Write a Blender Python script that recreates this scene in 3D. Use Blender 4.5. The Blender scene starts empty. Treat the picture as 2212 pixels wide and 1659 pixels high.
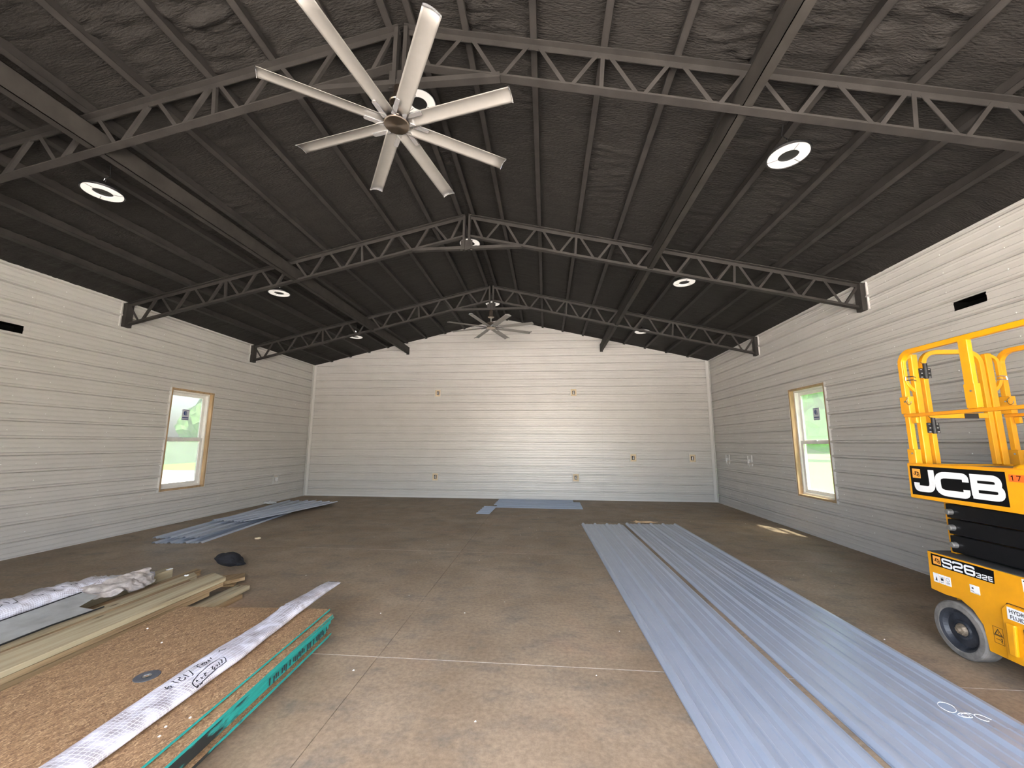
import bpy, bmesh, math, random
import numpy as np
from mathutils import Vector, Matrix
random.seed(7)
PI = math.pi
SC = bpy.context.scene
COL = SC.collection

# ------------------------------------------------------------------ camera, sky, sun, exposure
cd = bpy.data.cameras.new('camera'); cam = bpy.data.objects.new('camera', cd); COL.objects.link(cam)
cd.sensor_width = 36.0; cd.sensor_fit = 'HORIZONTAL'; cd.lens = 854.8/2212*36.0
cd.clip_start = 0.05; cd.clip_end = 500
_r = Vector((0.99637, 0.08503, 0.00501)); _u = Vector((0.00766, -0.1481, 0.98894)); _f = Vector((-0.08483, 0.98531, 0.14821))
m = Matrix.Identity(4)
for i in range(3):
    m[i][0] = _r[i]; m[i][1] = _u[i]; m[i][2] = -_f[i]
m[0][3], m[1][3], m[2][3] = 1.3043, 0.0, 1.6085
cam.matrix_world = m
SC.camera = cam

W = bpy.data.worlds.new('sky'); SC.world = W; W.use_nodes = True
nt = W.node_tree; nt.nodes.clear()
sky = nt.nodes.new('ShaderNodeTexSky'); sky.sky_type = 'NISHITA'; sky.sun_disc = False
sky.sun_elevation = math.radians(66); sky.sun_rotation = math.radians(140); sky.dust_density = 5.0; sky.air_density = 1.0
bg = nt.nodes.new('ShaderNodeBackground'); bg.inputs[1].default_value = 1.0
wo = nt.nodes.new('ShaderNodeOutputWorld')
nt.links.new(sky.outputs[0], bg.inputs[0]); nt.links.new(bg.outputs[0], wo.inputs[0])

sl = bpy.data.lights.new('sun', 'SUN'); sun = bpy.data.objects.new('sun', sl); COL.objects.link(sun)
sl.energy = 24.0; sl.angle = math.radians(2.5); sl.color = (1.0, 0.95, 0.86)
sun.rotation_euler = Vector((-0.25, 0.30, -0.92)).to_track_quat('-Z', 'Y').to_euler()

# light portal in the open doorway (guides sampling only, emits nothing itself)
pl = bpy.data.lights.new('door_portal', 'AREA'); po = bpy.data.objects.new('door_portal', pl); COL.objects.link(po)
pl.shape = 'RECTANGLE'; pl.size = 6.6; pl.size_y = 3.7; pl.cycles.is_portal = True
po.location = (1.3, -0.3, 1.85); po.rotation_euler = Vector((0, 1, 0)).to_track_quat('-Z', 'Z').to_euler()

SC.view_settings.view_transform = 'Standard'; SC.view_settings.look = 'None'
SC.view_settings.gamma = 1.0; SC.view_settings.use_curve_mapping = False
SC.view_settings.exposure = 2.18
SC.cycles.use_adaptive_sampling = False
SC.cycles.max_bounces = 10; SC.cycles.diffuse_bounces = 7; SC.cycles.glossy_bounces = 4
SC.cycles.transparent_max_bounces = 12; SC.cycles.sample_clamp_indirect = 6.0
SC.cycles.caustics_reflective = False; SC.cycles.caustics_refractive = False

# ------------------------------------------------------------------ dimensions (metres)
HW = 6.095            # half width of the hall
D = 11.91             # far wall
YN = -0.15            # inner face of the near wall
SL = 0.2328           # roof slope
ZR = 5.43             # top chord height at the ridge
P = 0.2375            # rib pitch of the wall panels
def zroof(x): return ZR - SL*abs(x)

# ------------------------------------------------------------------ materials
def mat(name, color, rough=0.6, metal=0.0, var=0.0, vscale=4.0, bump=0.0, bscale=30.0, stretch=(1, 1, 1), var2=None, coat=0.0, spec=0.5, bdist=0.01):
    M = bpy.data.materials.new(name); M.use_nodes = True
    t = M.node_tree; b = t.nodes['Principled BSDF']
    b.inputs['Base Color'].default_value = (*color, 1); b.inputs['Roughness'].default_value = rough
    b.inputs['Metallic'].default_value = metal; b.inputs['Coat Weight'].default_value = coat
    b.inputs['Specular IOR Level'].default_value = spec
    if var or bump:
        tc = t.nodes.new('ShaderNodeTexCoord'); mp = t.nodes.new('ShaderNodeMapping'); mp.inputs['Scale'].default_value = stretch
        t.links.new(tc.outputs['Object'], mp.inputs[0])
    if var:
        n = t.nodes.new('ShaderNodeTexNoise'); n.inputs['Scale'].default_value = vscale; n.inputs['Detail'].default_value = 6
        n.inputs['Roughness'].default_value = 0.6
        t.links.new(mp.outputs[0], n.inputs[0])
        r = t.nodes.new('ShaderNodeValToRGB')
        c2 = var2 if var2 else tuple(max(0, c*(1-var)) for c in color)
        c1 = color if var2 else tuple(min(1, c*(1+var)) for c in color)
        r.color_ramp.elements[0].position = 0.3; r.color_ramp.elements[0].color = (*c2, 1)
        r.color_ramp.elements[1].position = 0.7; r.color_ramp.elements[1].color = (*c1, 1)
        t.links.new(n.outputs[0], r.inputs[0]); t.links.new(r.outputs[0], b.inputs['Base Color'])
    if bump:
        n2 = t.nodes.new('ShaderNodeTexNoise'); n2.inputs['Scale'].default_value = bscale; n2.inputs['Detail'].default_value = 5
        t.links.new(mp.outputs[0], n2.inputs[0])
        bp = t.nodes.new('ShaderNodeBump'); bp.inputs['Strength'].default_value = bump; bp.inputs['Distance'].default_value = bdist
        t.links.new(n2.outputs[0], bp.inputs['Height']); t.links.new(bp.outputs[0], b.inputs['Normal'])
    return M

def floor_mat():
    M = bpy.data.materials.new('concrete'); M.use_nodes = True
    t = M.node_tree; b = t.nodes['Principled BSDF']; L = t.links.new
    tc = t.nodes.new('ShaderNodeTexCoord')
    def noise(s, d=6, st=(1, 1, 1), rough=.6):
        mp = t.nodes.new('ShaderNodeMapping'); mp.inputs['Scale'].default_value = st; L(tc.outputs['Object'], mp.inputs[0])
        n = t.nodes.new('ShaderNodeTexNoise'); n.inputs['Scale'].default_value = s; n.inputs['Detail'].default_value = d
        n.inputs['Roughness'].default_value = rough; L(mp.outputs[0], n.inputs[0]); return n.outputs[0]
    def ramp(i, a, ca, b_, cb):
        r = t.nodes.new('ShaderNodeValToRGB'); r.color_ramp.elements[0].position = a; r.color_ramp.elements[0].color = (*ca, 1)
        r.color_ramp.elements[1].position = b_; r.color_ramp.elements[1].color = (*cb, 1); L(i, r.inputs[0]); return r.outputs[0]
    def mix(f, a, b_, mode='MIX'):
        x = t.nodes.new('ShaderNodeMix'); x.data_type = 'RGBA'; x.blend_type = mode
        if isinstance(f, float): x.inputs[0].default_value = f
        else: L(f, x.inputs[0])
        for k, v in ((6, a), (7, b_)):
            if isinstance(v, tuple): x.inputs[k].default_value = (*v, 1)
            else: L(v, x.inputs[k])
        return x.outputs[2]
    base = ramp(noise(1.1, 8, (1, 1.0, 1), .62), .34, (.240, .172, .110), .66, (.345, .260, .178))
    dark = ramp(noise(2.4, 8, (1.0, 1.5, 1), .7), .50, (0, 0, 0), .72, (1, 1, 1))
    c = mix(dark, base, (.170, .145, .115))
    red = ramp(noise(.9, 7, (1, 1, 1), .65), .56, (0, 0, 0), .78, (.75, .75, .75))
    c = mix(red, c, (.400, .255, .165))
    spk = ramp(noise(30, 5, (1, 1, 1), .7), .35, (.74, .74, .74), .65, (1.12, 1.12, 1.12))
    c = mix(1.0, c, spk, 'MULTIPLY')
    L(c, b.inputs['Base Color'])
    rr = t.nodes.new('ShaderNodeMapRange'); rr.inputs[3].default_value = .42; rr.inputs[4].default_value = .75
    L(noise(3, 5), rr.inputs[0]); L(rr.outputs[0], b.inputs['Roughness'])
    bp = t.nodes.new('ShaderNodeBump'); bp.inputs['Strength'].default_value = .25; bp.inputs['Distance'].default_value = .004
    L(noise(60, 4), bp.inputs['Height']); L(bp.outputs[0], b.inputs['Normal'])
    return M

def wood_mat(name, c1, c2, c3):
    M = bpy.data.materials.new(name); M.use_nodes = True
    t = M.node_tree; b = t.nodes['Principled BSDF']; L = t.links.new
    tc = t.nodes.new('ShaderNodeTexCoord')
    mp = t.nodes.new('ShaderNodeMapping'); mp.inputs['Scale'].default_value = (26, 1.1, 26); L(tc.outputs['Object'], mp.inputs[0])
    n = t.nodes.new('ShaderNodeTexNoise'); n.inputs['Scale'].default_value = 1.0; n.inputs['Detail'].default_value = 7; n.inputs['Distortion'].default_value = .6
    L(mp.outputs[0], n.inputs[0])
    r = t.nodes.new('ShaderNodeValToRGB'); e = r.color_ramp.elements
    e[0].position = .28; e[0].color = (*c3, 1); e[1].position = .72; e[1].color = (*c1, 1)
    q = e.new(.48); q.color = (*c2, 1)
    L(n.outputs[0], r.inputs[0])
    mp2 = t.nodes.new('ShaderNodeMapping'); mp2.inputs['Scale'].default_value = (7, 2.2, 7); L(tc.outputs['Object'], mp2.inputs[0])
    v = t.nodes.new('ShaderNodeTexVoronoi'); v.inputs['Scale'].default_value = 1.0; L(mp2.outputs[0], v.inputs[0])
    r2 = t.nodes.new('ShaderNodeValToRGB'); r2.color_ramp.elements[0].position = .05; r2.color_ramp.elements[0].color = (1, 1, 1, 1)
    r2.color_ramp.elements[1].position = .13; r2.color_ramp.elements[1].color = (0, 0, 0, 1); L(v.outputs[0], r2.inputs[0])
    x = t.nodes.new('ShaderNodeMix'); x.data_type = 'RGBA'; L(r2.outputs[0], x.inputs[0]); L(r.outputs[0], x.inputs[6])
    x.inputs[7].default_value = (c3[0]*.45, c3[1]*.4, c3[2]*.35, 1)
    L(x.outputs[2], b.inputs['Base Color']); b.inputs['Roughness'].default_value = .75
    bp = t.nodes.new('ShaderNodeBump'); bp.inputs['Strength'].default_value = .25; bp.inputs['Distance'].default_value = .002
    L(n.outputs[0], bp.inputs['Height']); L(bp.outputs[0], b.inputs['Normal'])
    return M

def osb_mat():
    M = bpy.data.materials.new('strand_board'); M.use_nodes = True
    t = M.node_tree; b = t.nodes['Principled BSDF']; L = t.links.new
    tc = t.nodes.new('ShaderNodeTexCoord')
    cols = []
    for k, (rot, st) in enumerate(((.12, (165, 24, 1)), (.50, (150, 26, 1)), (-.35, (160, 27, 1)))):
        mp = t.nodes.new('ShaderNodeMapping'); mp.inputs['Rotation'].default_value = (0, 0, rot); mp.inputs['Scale'].default_value = (1, 1, 1)
        L(tc.outputs['Object'], mp.inputs[0])
        nz = t.nodes.new('ShaderNodeTexNoise'); nz.inputs['Scale'].default_value = 16; nz.inputs['Detail'].default_value = 2; L(mp.outputs[0], nz.inputs[0])
        ad = t.nodes.new('ShaderNodeMix'); ad.data_type = 'VECTOR'; ad.inputs[0].default_value = .03
        L(mp.outputs[0], ad.inputs[4]); L(nz.outputs[1], ad.inputs[5])
        mp2 = t.nodes.new('ShaderNodeMapping'); mp2.inputs['Scale'].default_value = (st[0], st[1], 1); L(ad.outputs[1], mp2.inputs[0])
        v = t.nodes.new('ShaderNodeTexVoronoi'); v.inputs['Scale'].default_value = 1; L(mp2.outputs[0], v.inputs[0])
        sp = t.nodes.new('ShaderNodeSeparateColor'); L(v.outputs['Color'], sp.inputs[0]); cols.append(sp.outputs[0])
    n = t.nodes.new('ShaderNodeTexNoise'); n.inputs['Scale'].default_value = 44; n.inputs['Detail'].default_value = 4; L(tc.outputs['Object'], n.inputs[0])
    def stepf(th):
        q = t.nodes.new('ShaderNodeMath'); q.operation = 'GREATER_THAN'; q.inputs[1].default_value = th; L(n.outputs[0], q.inputs[0]); return q.outputs[0]
    def mixf(f, a, c):
        x = t.nodes.new('ShaderNodeMix'); L(f, x.inputs[0]); L(a, x.inputs[2]); L(c, x.inputs[3]); return x.outputs[0]
    h = mixf(stepf(.54), mixf(stepf(.45), cols[0], cols[1]), cols[2])
    r = t.nodes.new('ShaderNodeValToRGB'); e = r.color_ramp.elements
    e[0].position = 0; e[0].color = (.155, .082, .038, 1); e[1].position = 1; e[1].color = (.450, .300, .165, 1)
    q = e.new(.3); q.color = (.228, .130, .062, 1); q = e.new(.75); q.color = (.310, .190, .095, 1)
    L(h, r.inputs[0])
    n3 = t.nodes.new('ShaderNodeTexNoise'); n3.inputs['Scale'].default_value = 120; n3.inputs['Detail'].default_value = 3; L(tc.outputs['Object'], n3.inputs[0])
    r3 = t.nodes.new('ShaderNodeValToRGB'); r3.color_ramp.elements[0].position = .3; r3.color_ramp.elements[0].color = (.62, .6, .58, 1)
    r3.color_ramp.elements[1].position = .65; r3.color_ramp.elements[1].color = (1.1, 1.1, 1.1, 1); L(n3.outputs[0], r3.inputs[0])
    x = t.nodes.new('ShaderNodeMix'); x.data_type = 'RGBA'; x.blend_type = 'MULTIPLY'; x.inputs[0].default_value = 1
    L(r.outputs[0], x.inputs[6]); L(r3.outputs[0], x.inputs[7]); L(x.outputs[2], b.inputs['Base Color'])
    b.inputs['Roughness'].default_value = .7
    bp = t.nodes.new('ShaderNodeBump'); bp.inputs['Strength'].default_value = .4; bp.inputs['Distance'].default_value = .003
    L(h, bp.inputs['Height']); L(bp.outputs[0], b.inputs['Normal'])
    return M

def edge_mat():      # painted edges of the boards, black where the paint is torn away near one end
    M = mat('teal_edge', (.010, .235, .205), .6, var=.35, vscale=9, stretch=(1, 1, 40))
    t = M.node_tree; b = t.nodes['Principled BSDF']; L = t.links.new
    src = b.inputs['Base Color'].links[0].from_socket
    tc = t.nodes.new('ShaderNodeTexCoord'); s = t.nodes.new('ShaderNodeSeparateXYZ'); L(tc.outputs['Object'], s.inputs[0])
    mp = t.nodes.new('ShaderNodeMapping'); mp.inputs['Scale'].default_value = (1, 1, 3); L(tc.outputs['Object'], mp.inputs[0])
    n = t.nodes.new('ShaderNodeTexNoise'); n.inputs['Scale'].default_value = 9; n.inputs['Detail'].default_value = 5; L(mp.outputs[0], n.inputs[0])
    a = t.nodes.new('ShaderNodeMath'); a.operation = 'MULTIPLY_ADD'; a.inputs[1].default_value = 1.3; L(n.outputs[0], a.inputs[0]); L(s.outputs[1], a.inputs[2])
    mr = t.nodes.new('ShaderNodeMapRange'); mr.inputs[1].default_value = 2.92; mr.inputs[2].default_value = 2.74; L(a.outputs[0], mr.inputs[0])
    zr = t.nodes.new('ShaderNodeMapRange'); zr.inputs[1].default_value = .202; zr.inputs[2].default_value = .192; L(s.outputs[2], zr.inputs[0])
    mu = t.nodes.new('ShaderNodeMath'); mu.operation = 'MULTIPLY'; L(mr.outputs[0], mu.inputs[0]); L(zr.outputs[0], mu.inputs[1])
    x = t.nodes.new('ShaderNodeMix'); x.data_type = 'RGBA'; L(mu.outputs[0], x.inputs[0]); L(src, x.inputs[6]); x.inputs[7].default_value = (.012, .014, .013, 1)
    L(x.outputs[2], b.inputs['Base Color'])
    return M

def plastic_mat():
    M = bpy.data.materials.new('reinforced_plastic'); M.use_nodes = True
    t = M.node_tree; b = t.nodes['Principled BSDF']; L = t.links.new
    tc = t.nodes.new('ShaderNodeTexCoord')
    n = t.nodes.new('ShaderNodeTexNoise'); n.inputs['Scale'].default_value = 7; n.inputs['Detail'].default_value = 4; n.inputs['Distortion'].default_value = 1.0
    L(tc.outputs['Object'], n.inputs[0])
    r = t.nodes.new('ShaderNodeValToRGB'); r.color_ramp.elements[0].position = .36; r.color_ramp.elements[0].color = (.27, .24, .25, 1)
    r.color_ramp.elements[1].position = .62; r.color_ramp.elements[1].color = (.56, .55, .61, 1); L(n.outputs[0], r.inputs[0])
    w = t.nodes.new('ShaderNodeTexBrick'); w.offset = 0; w.inputs['Scale'].default_value = 30; w.inputs['Mortar Size'].default_value = .035
    w.inputs['Brick Width'].default_value = .5; w.inputs['Row Height'].default_value = .5; w.inputs['Mortar Smooth'].default_value = .3
    L(tc.outputs['UV'], w.inputs[0])
    x = t.nodes.new('ShaderNodeMix'); x.data_type = 'RGBA'; L(w.outputs['Fac'], x.inputs[0]); L(r.outputs[0], x.inputs[6]); x.inputs[7].default_value = (.76, .76, .82, 1)
    L(x.outputs[2], b.inputs['Base Color'])
    b.inputs['Roughness'].default_value = .28; b.inputs['Specular IOR Level'].default_value = .6
    n2 = t.nodes.new('ShaderNodeTexNoise'); n2.inputs['Scale'].default_value = 11; n2.inputs['Detail'].default_value = 2; n2.inputs['Distortion'].default_value = 1.0
    L(tc.outputs['Object'], n2.inputs[0])
    bp = t.nodes.new('ShaderNodeBump'); bp.inputs['Strength'].default_value = .5; bp.inputs['Distance'].default_value = .012
    L(n2.outputs[0], bp.inputs['Height']); L(bp.outputs[0], b.inputs['Normal'])
    return M

def glass_mat(name, haze):
    M = bpy.data.materials.new(name); M.use_nodes = True
    t = M.node_tree; t.nodes.clear(); L = t.links.new
    o = t.nodes.new('ShaderNodeOutputMaterial'); tr = t.nodes.new('ShaderNodeBsdfTransparent'); tr.inputs[0].default_value = (.30, .31, .30, 1)
    tl = t.nodes.new('ShaderNodeBsdfTranslucent'); tl.inputs[0].default_value = (.9, .92, .9, 1)
    gl = t.nodes.new('ShaderNodeBsdfGlossy'); gl.inputs[1].default_value = .08
    m1 = t.nodes.new('ShaderNodeMixShader'); m1.inputs[0].default_value = haze; L(tr.outputs[0], m1.inputs[1]); L(tl.outputs[0], m1.inputs[2])
    m2 = t.nodes.new('ShaderNodeMixShader'); m2.inputs[0].default_value = .05; L(m1.outputs[0], m2.inputs[1]); L(gl.outputs[0], m2.inputs[2])
    L(m2.outputs[0], o.inputs[0]); return M

def emit_mat(name, color, strength, base=(.6, .58, .55)):
    M = mat(name, base, .4); b = M.node_tree.nodes['Principled BSDF']
    b.inputs['Emission Color'].default_value = (*color, 1); b.inputs['Emission Strength'].default_value = strength
    return M

def brushed_mat():
    M = mat('brushed_bronze', (.40, .34, .28), .3, 1.0)
    t = M.node_tree; b = t.nodes['Principled BSDF']; L = t.links.new
    tc = t.nodes.new('ShaderNodeTexCoord')
    n = t.nodes.new('ShaderNodeTexNoise'); n.inputs['Scale'].default_value = 40; n.inputs['Detail'].default_value = 3
    L(tc.outputs['Object'], n.inputs[0])
    b.inputs['Anisotropic'].default_value = .8
    mr = t.nodes.new('ShaderNodeMapRange'); mr.inputs[3].default_value = .22; mr.inputs[4].default_value = .4; L(n.outputs[0], mr.inputs[0]); L(mr.outputs[0], b.inputs['Roughness'])
    return M

MT = dict(
    wall=mat('ash_grey_panel', (.545, .530, .508), .40, .07, var=.035, vscale=2.5, spec=.7),
    trimw=mat('pale_grey_trim', (.58, .57, .55), .4),
    floorp=mat('floor_panel_paint', (.39, .44, .53), .32, .30, var=.04, vscale=3, spec=.7),
    steel=mat('black_steel', (.036, .033, .031), .6, 0, spec=.25, var=.25, vscale=5, bump=.08, bscale=60),
    beam=mat('red_oxide_black_beam', (.034, .031, .028), .6, 0, spec=.25, var=.3, vscale=4),
    foam=mat('black_spray_foam', (.025, .0228, .021), .7, 0, var=.22, vscale=3.0, bump=.7, bscale=22, stretch=(1, 3.4, 1), bdist=.022, spec=.22),
    concrete=floor_mat(),
    jointw=mat('pale_joint_filler', (.50, .47, .43), .8, var=.3, vscale=20),
    jointd=mat('dark_joint', (.05, .042, .035), .9),
    lumber=wood_mat('pale_pine', (.430, .370, .245), (.345, .280, .170), (.215, .155, .085)),
    lumber2=wood_mat('tan_pine', (.390, .280, .155), (.300, .200, .100), (.165, .095, .045)),
    buck=mat('window_buck_pine', (.400, .270, .150), .75, var=.28, vscale=3, stretch=(6, 6, 1)),
    osb=osb_mat(), teal=edge_mat(),
    plastic=plastic_mat(),
    black=mat('black', (.010, .010, .011), .5),
    void=mat('dark_void', (.004, .004, .004), 1.0, spec=0.0),
    blackcloth=mat('black_cloth', (.006, .006, .008), .9, bump=.6, bscale=30),
    ink=mat('black_ink', (.015, .015, .02), .6),
    vinyl=mat('white_vinyl', (.72, .71, .68), .4, var=.06, vscale=8),
    glass=glass_mat('filmed_glass', .05),
    fan=mat('brushed_aluminium', (.235, .224, .21), .45, .2, var=.05, vscale=12),
    clip=mat('polished_aluminium', (.78, .79, .82), .18, .8),
    bronze=brushed_mat(),
    chrome=mat('chrome', (.8, .8, .82), .12, 1.0),
    yellow=mat('yellow_paint', (.700, .305, .005), .34, 0, var=.09, vscale=5, spec=.5, coat=.3),
    yellowr=mat('worn_orange_yellow_paint', (.640, .245, .010), .4, 0, var=.0, vscale=9, var2=(.55, .33, .16)),
    lblack=mat('label_black', (.004, .004, .0045), .35, spec=.16),
    lwhite=mat('label_white', (.80, .80, .80), .35, var=.05, vscale=30),
    lorange=mat('label_orange', (.85, .36, .06), .4),
    lred=mat('label_red_orange', (.80, .13, .02), .4),
    gloss=mat('black_gloss_paint', (.004, .0042, .005), .30, 0, bump=.25, bscale=5, coat=.0, spec=.38, bdist=.02),
    tyre=mat('grey_solid_rubber', (.155, .143, .128), .8, var=.3, vscale=14, bump=.2, bscale=60),
    rim=mat('dark_wheel_disc', (.012, .014, .019), .4, 0, var=.001, vscale=16, var2=(.045, .048, .056), bump=.2, bscale=20, spec=.35),
    hub=mat('rusty_hub', (.22, .17, .12), .6, .4, var=.4, vscale=40),
    disc=mat('abrasive_grey', (.060, .062, .068), .7, var=.2, vscale=60),
    inset=mat('cream_wood_blocking', (.62, .50, .34), .7, var=.1, vscale=12),
    ring=emit_mat('lit_ring_lens', (1.0, .92, .84), .13),
    ringfar=emit_mat('ring_body', (1, 1, 1), 0.0, (.05, .05, .05)),
    grass=mat('grass', (.140, .330, .040), .9, var=0, vscale=.6, var2=(.075, .20, .02)),
    pad=mat('pale_gravel', (.52, .47, .40), .9, var=.12, vscale=3),
    apron=mat('concrete_apron', (.46, .43, .39), .85, var=.08, vscale=2),
    leaf=mat('tree_leaves', (.105, .215, .060), .8, var=.6, vscale=2.2),
    bark=mat('bark', (.12, .09, .06), .9, var=.3, vscale=6),
    skin=mat('outer_steel', (.40, .38, .36), .5),
    tan=mat('tan_paper', (.55, .38, .22), .8, var=.2, vscale=20),
    clear=mat('crumpled_clear_film', (.62, .63, .64), .2, bump=.6, bscale=30),
    trough=mat('grey_metal_trough', (.46, .48, .48), .32, .3, var=.25, vscale=5),
    blue=mat('blue_print', (.03, .06, .22), .5),
    chip=mat('white_chip', (.75, .72, .66), .7),
    screw=mat('zinc_screw', (.95, .95, .93), .5, 0),
    seam=mat('seam_shadow_line', (.16, .155, .15), .7),
)

# ------------------------------------------------------------------ mesh helpers
class MB:
    def __init__(s): s.v = []; s.f = []; s.uv = None; s.mi = []
    def add(s, vs, fs, mi=0):
        n = len(s.v); s.v += [tuple(v) for v in vs]; s.f += [tuple(i+n for i in f) for f in fs]; s.mi += [mi]*len(fs); return s
    def box(s, x0, x1, y0, y1, z0, z1, mi=0):
        return s.add([(x0, y0, z0), (x1, y0, z0), (x1, y1, z0), (x0, y1, z0), (x0, y0, z1), (x1, y0, z1), (x1, y1, z1), (x0, y1, z1)],
                     [(0, 3, 2, 1), (4, 5, 6, 7), (0, 1, 5, 4), (1, 2, 6, 5), (2, 3, 7, 6), (3, 0, 4, 7)], mi)
    def bar(s, p0, p1, w, h, up=(0, 0, 1), mi=0):
        p0 = Vector(p0); p1 = Vector(p1); d = (p1-p0).normalized(); up = Vector(up)
        a = d.cross(up).normalized(); b = a.cross(d).normalized(); a *= w/2; b *= h/2
        vs = [p0-a-b, p0+a-b, p0+a+b, p0-a+b, p1-a-b, p1+a-b, p1+a+b, p1-a+b]
        return s.add(vs, [(0, 1, 2, 3), (7, 6, 5, 4), (0, 4, 5, 1), (1, 5, 6, 2), (2, 6, 7, 3), (3, 7, 4, 0)], mi)
    def prism(s, poly, z0, z1, mi=0):       # footprint polygon in xy, counter-clockwise
        n = len(poly)
        a = sum(poly[i][0]*poly[(i+1) % n][1]-poly[(i+1) % n][0]*poly[i][1] for i in range(n))
        if a < 0: poly = poly[::-1]
        return s.add([(x, y, z0) for x, y in poly]+[(x, y, z1) for x, y in poly],
                     [tuple(range(n))[::-1], tuple(range(n, 2*n))]+[(i, (i+1) % n, n+(i+1) % n, n+i) for i in range(n)], mi)
    def slab(s, poly, x0, x1, mi=0):        # polygon in (y,z) extruded along x
        n = len(poly)
        a = sum(poly[i][0]*poly[(i+1) % n][1]-poly[(i+1) % n][0]*poly[i][1] for i in range(n))
        if a < 0: poly = poly[::-1]
        return s.add([(x0, y, z) for y, z in poly]+[(x1, y, z) for y, z in poly],
                     [tuple(range(n))[::-1], tuple(range(n, 2*n))]+[(i, (i+1) % n, n+(i+1) % n, n+i) for i in range(n)], mi)
    def tube(s, pts, r, n=8, square=False, mi=0, up=None):
        pts = [Vector(p) for p in pts]; k = len(pts); rings = []
        prev = None
        for i, p in enumerate(pts):
            d = (pts[min(i+1, k-1)]-pts[max(i-1, 0)]).normalized()
            if prev is None:
                q = Vector(up) if up else (Vector((0, 0, 1)) if abs(d.z) < .9 else Vector((1, 0, 0)))
                a = d.cross(q).normalized()
            else:
                a = (prev - d*prev.dot(d)).normalized()
            prev = a; b = d.cross(a)
            rr = r[i] if isinstance(r, (list, tuple)) else r
            if square:
                rings.append([p+(a*cx+b*cy)*rr for cx, cy in ((-1, -1), (1, -1), (1, 1), (-1, 1))])
            else:
                rings.append([p+(a*math.cos(2*PI*j/n)+b*math.sin(2*PI*j/n))*rr for j in range(n)])
        m_ = 4 if square else n
        vs = [v for rg in rings for v in rg]; fs = []
        for i in range(k-1):
            for j in range(m_):
                fs.append((i*m_+j, i*m_+(j+1) % m_, (i+1)*m_+(j+1) % m_, (i+1)*m_+j))
        fs.append(tuple(range(m_))[::-1]); fs.append(tuple(range((k-1)*m_, k*m_)))
        return s.add(vs, fs, mi)
    def lathe(s, prof, c=(0, 0, 0), axis='z', n=24, mi=0, caps=True):
        vs = []
        for r_, h in prof:
            for j in range(n):
                a = 2*PI*j/n; p = (r_*math.cos(a), r_*math.sin(a), h)
                if axis == 'x': p = (p[2], p[0], p[1])
                if axis == 'y': p = (p[0], p[2], p[1])
                vs.append((c[0]+p[0], c[1]+p[1], c[2]+p[2]))
        fs = []
        for i in range(len(prof)-1):
            for j in range(n): fs.append((i*n+j, i*n+(j+1) % n, (i+1)*n+(j+1) % n, (i+1)*n+j))
        if caps and prof[0][0] > 1e-6: fs.append(tuple(range(n))[::-1])
        if caps and prof[-1][0] > 1e-6: fs.append(tuple(range((len(prof)-1)*n, len(prof)*n)))
        return s.add(vs, fs, mi)
    def build(s, name, m_, parent=None, smooth=False, bevel=0, fix=True):
        me = bpy.data.meshes.new(name); me.from_pydata(s.v, [], s.f)
        ms = m_ if isinstance(m_, (list, tuple)) else [m_]
        for q in ms: me.materials.append(q)
        if len(ms) > 1: me.polygons.foreach_set('material_index', s.mi)
        if fix:
            bm = bmesh.new(); bm.from_mesh(me)
            bmesh.ops.recalc_face_normals(bm, faces=bm.faces)
            bm.to_mesh(me); bm.free()
        if smooth: me.polygons.foreach_set('use_smooth', [True]*len(me.polygons))
        o = bpy.data.objects.new(name, me); COL.objects.link(o)
        if parent: o.parent = parent
        if bevel:
            b = o.modifiers.new('bevel', 'BEVEL'); b.width = bevel; b.segments = 2; b.limit_method = 'ANGLE'
        me.update()
        return o

def tag(o, label=None, cat=None, group=None, kind=None):
    if label: o['label'] = label
    if cat: o['category'] = cat
    if group: o['group'] = group
    if kind: o['kind'] = kind
    return o
def empty(name, loc=(0, 0, 0), rz=0.0, **k):
    o = bpy.data.objects.new(name, None); COL.objects.link(o); o.location = loc; o.rotation_euler = (0, 0, rz)
    o.empty_display_size = .1
    return tag(o, **k)
def copy_tree(o, parent=None):
    c = o.copy(); COL.objects.link(c)
    if parent: c.parent = parent
    for ch in KIDS.get(o.name, [x for x in o.children]): copy_tree(ch, c)
    return c
KIDS = {}

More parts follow.
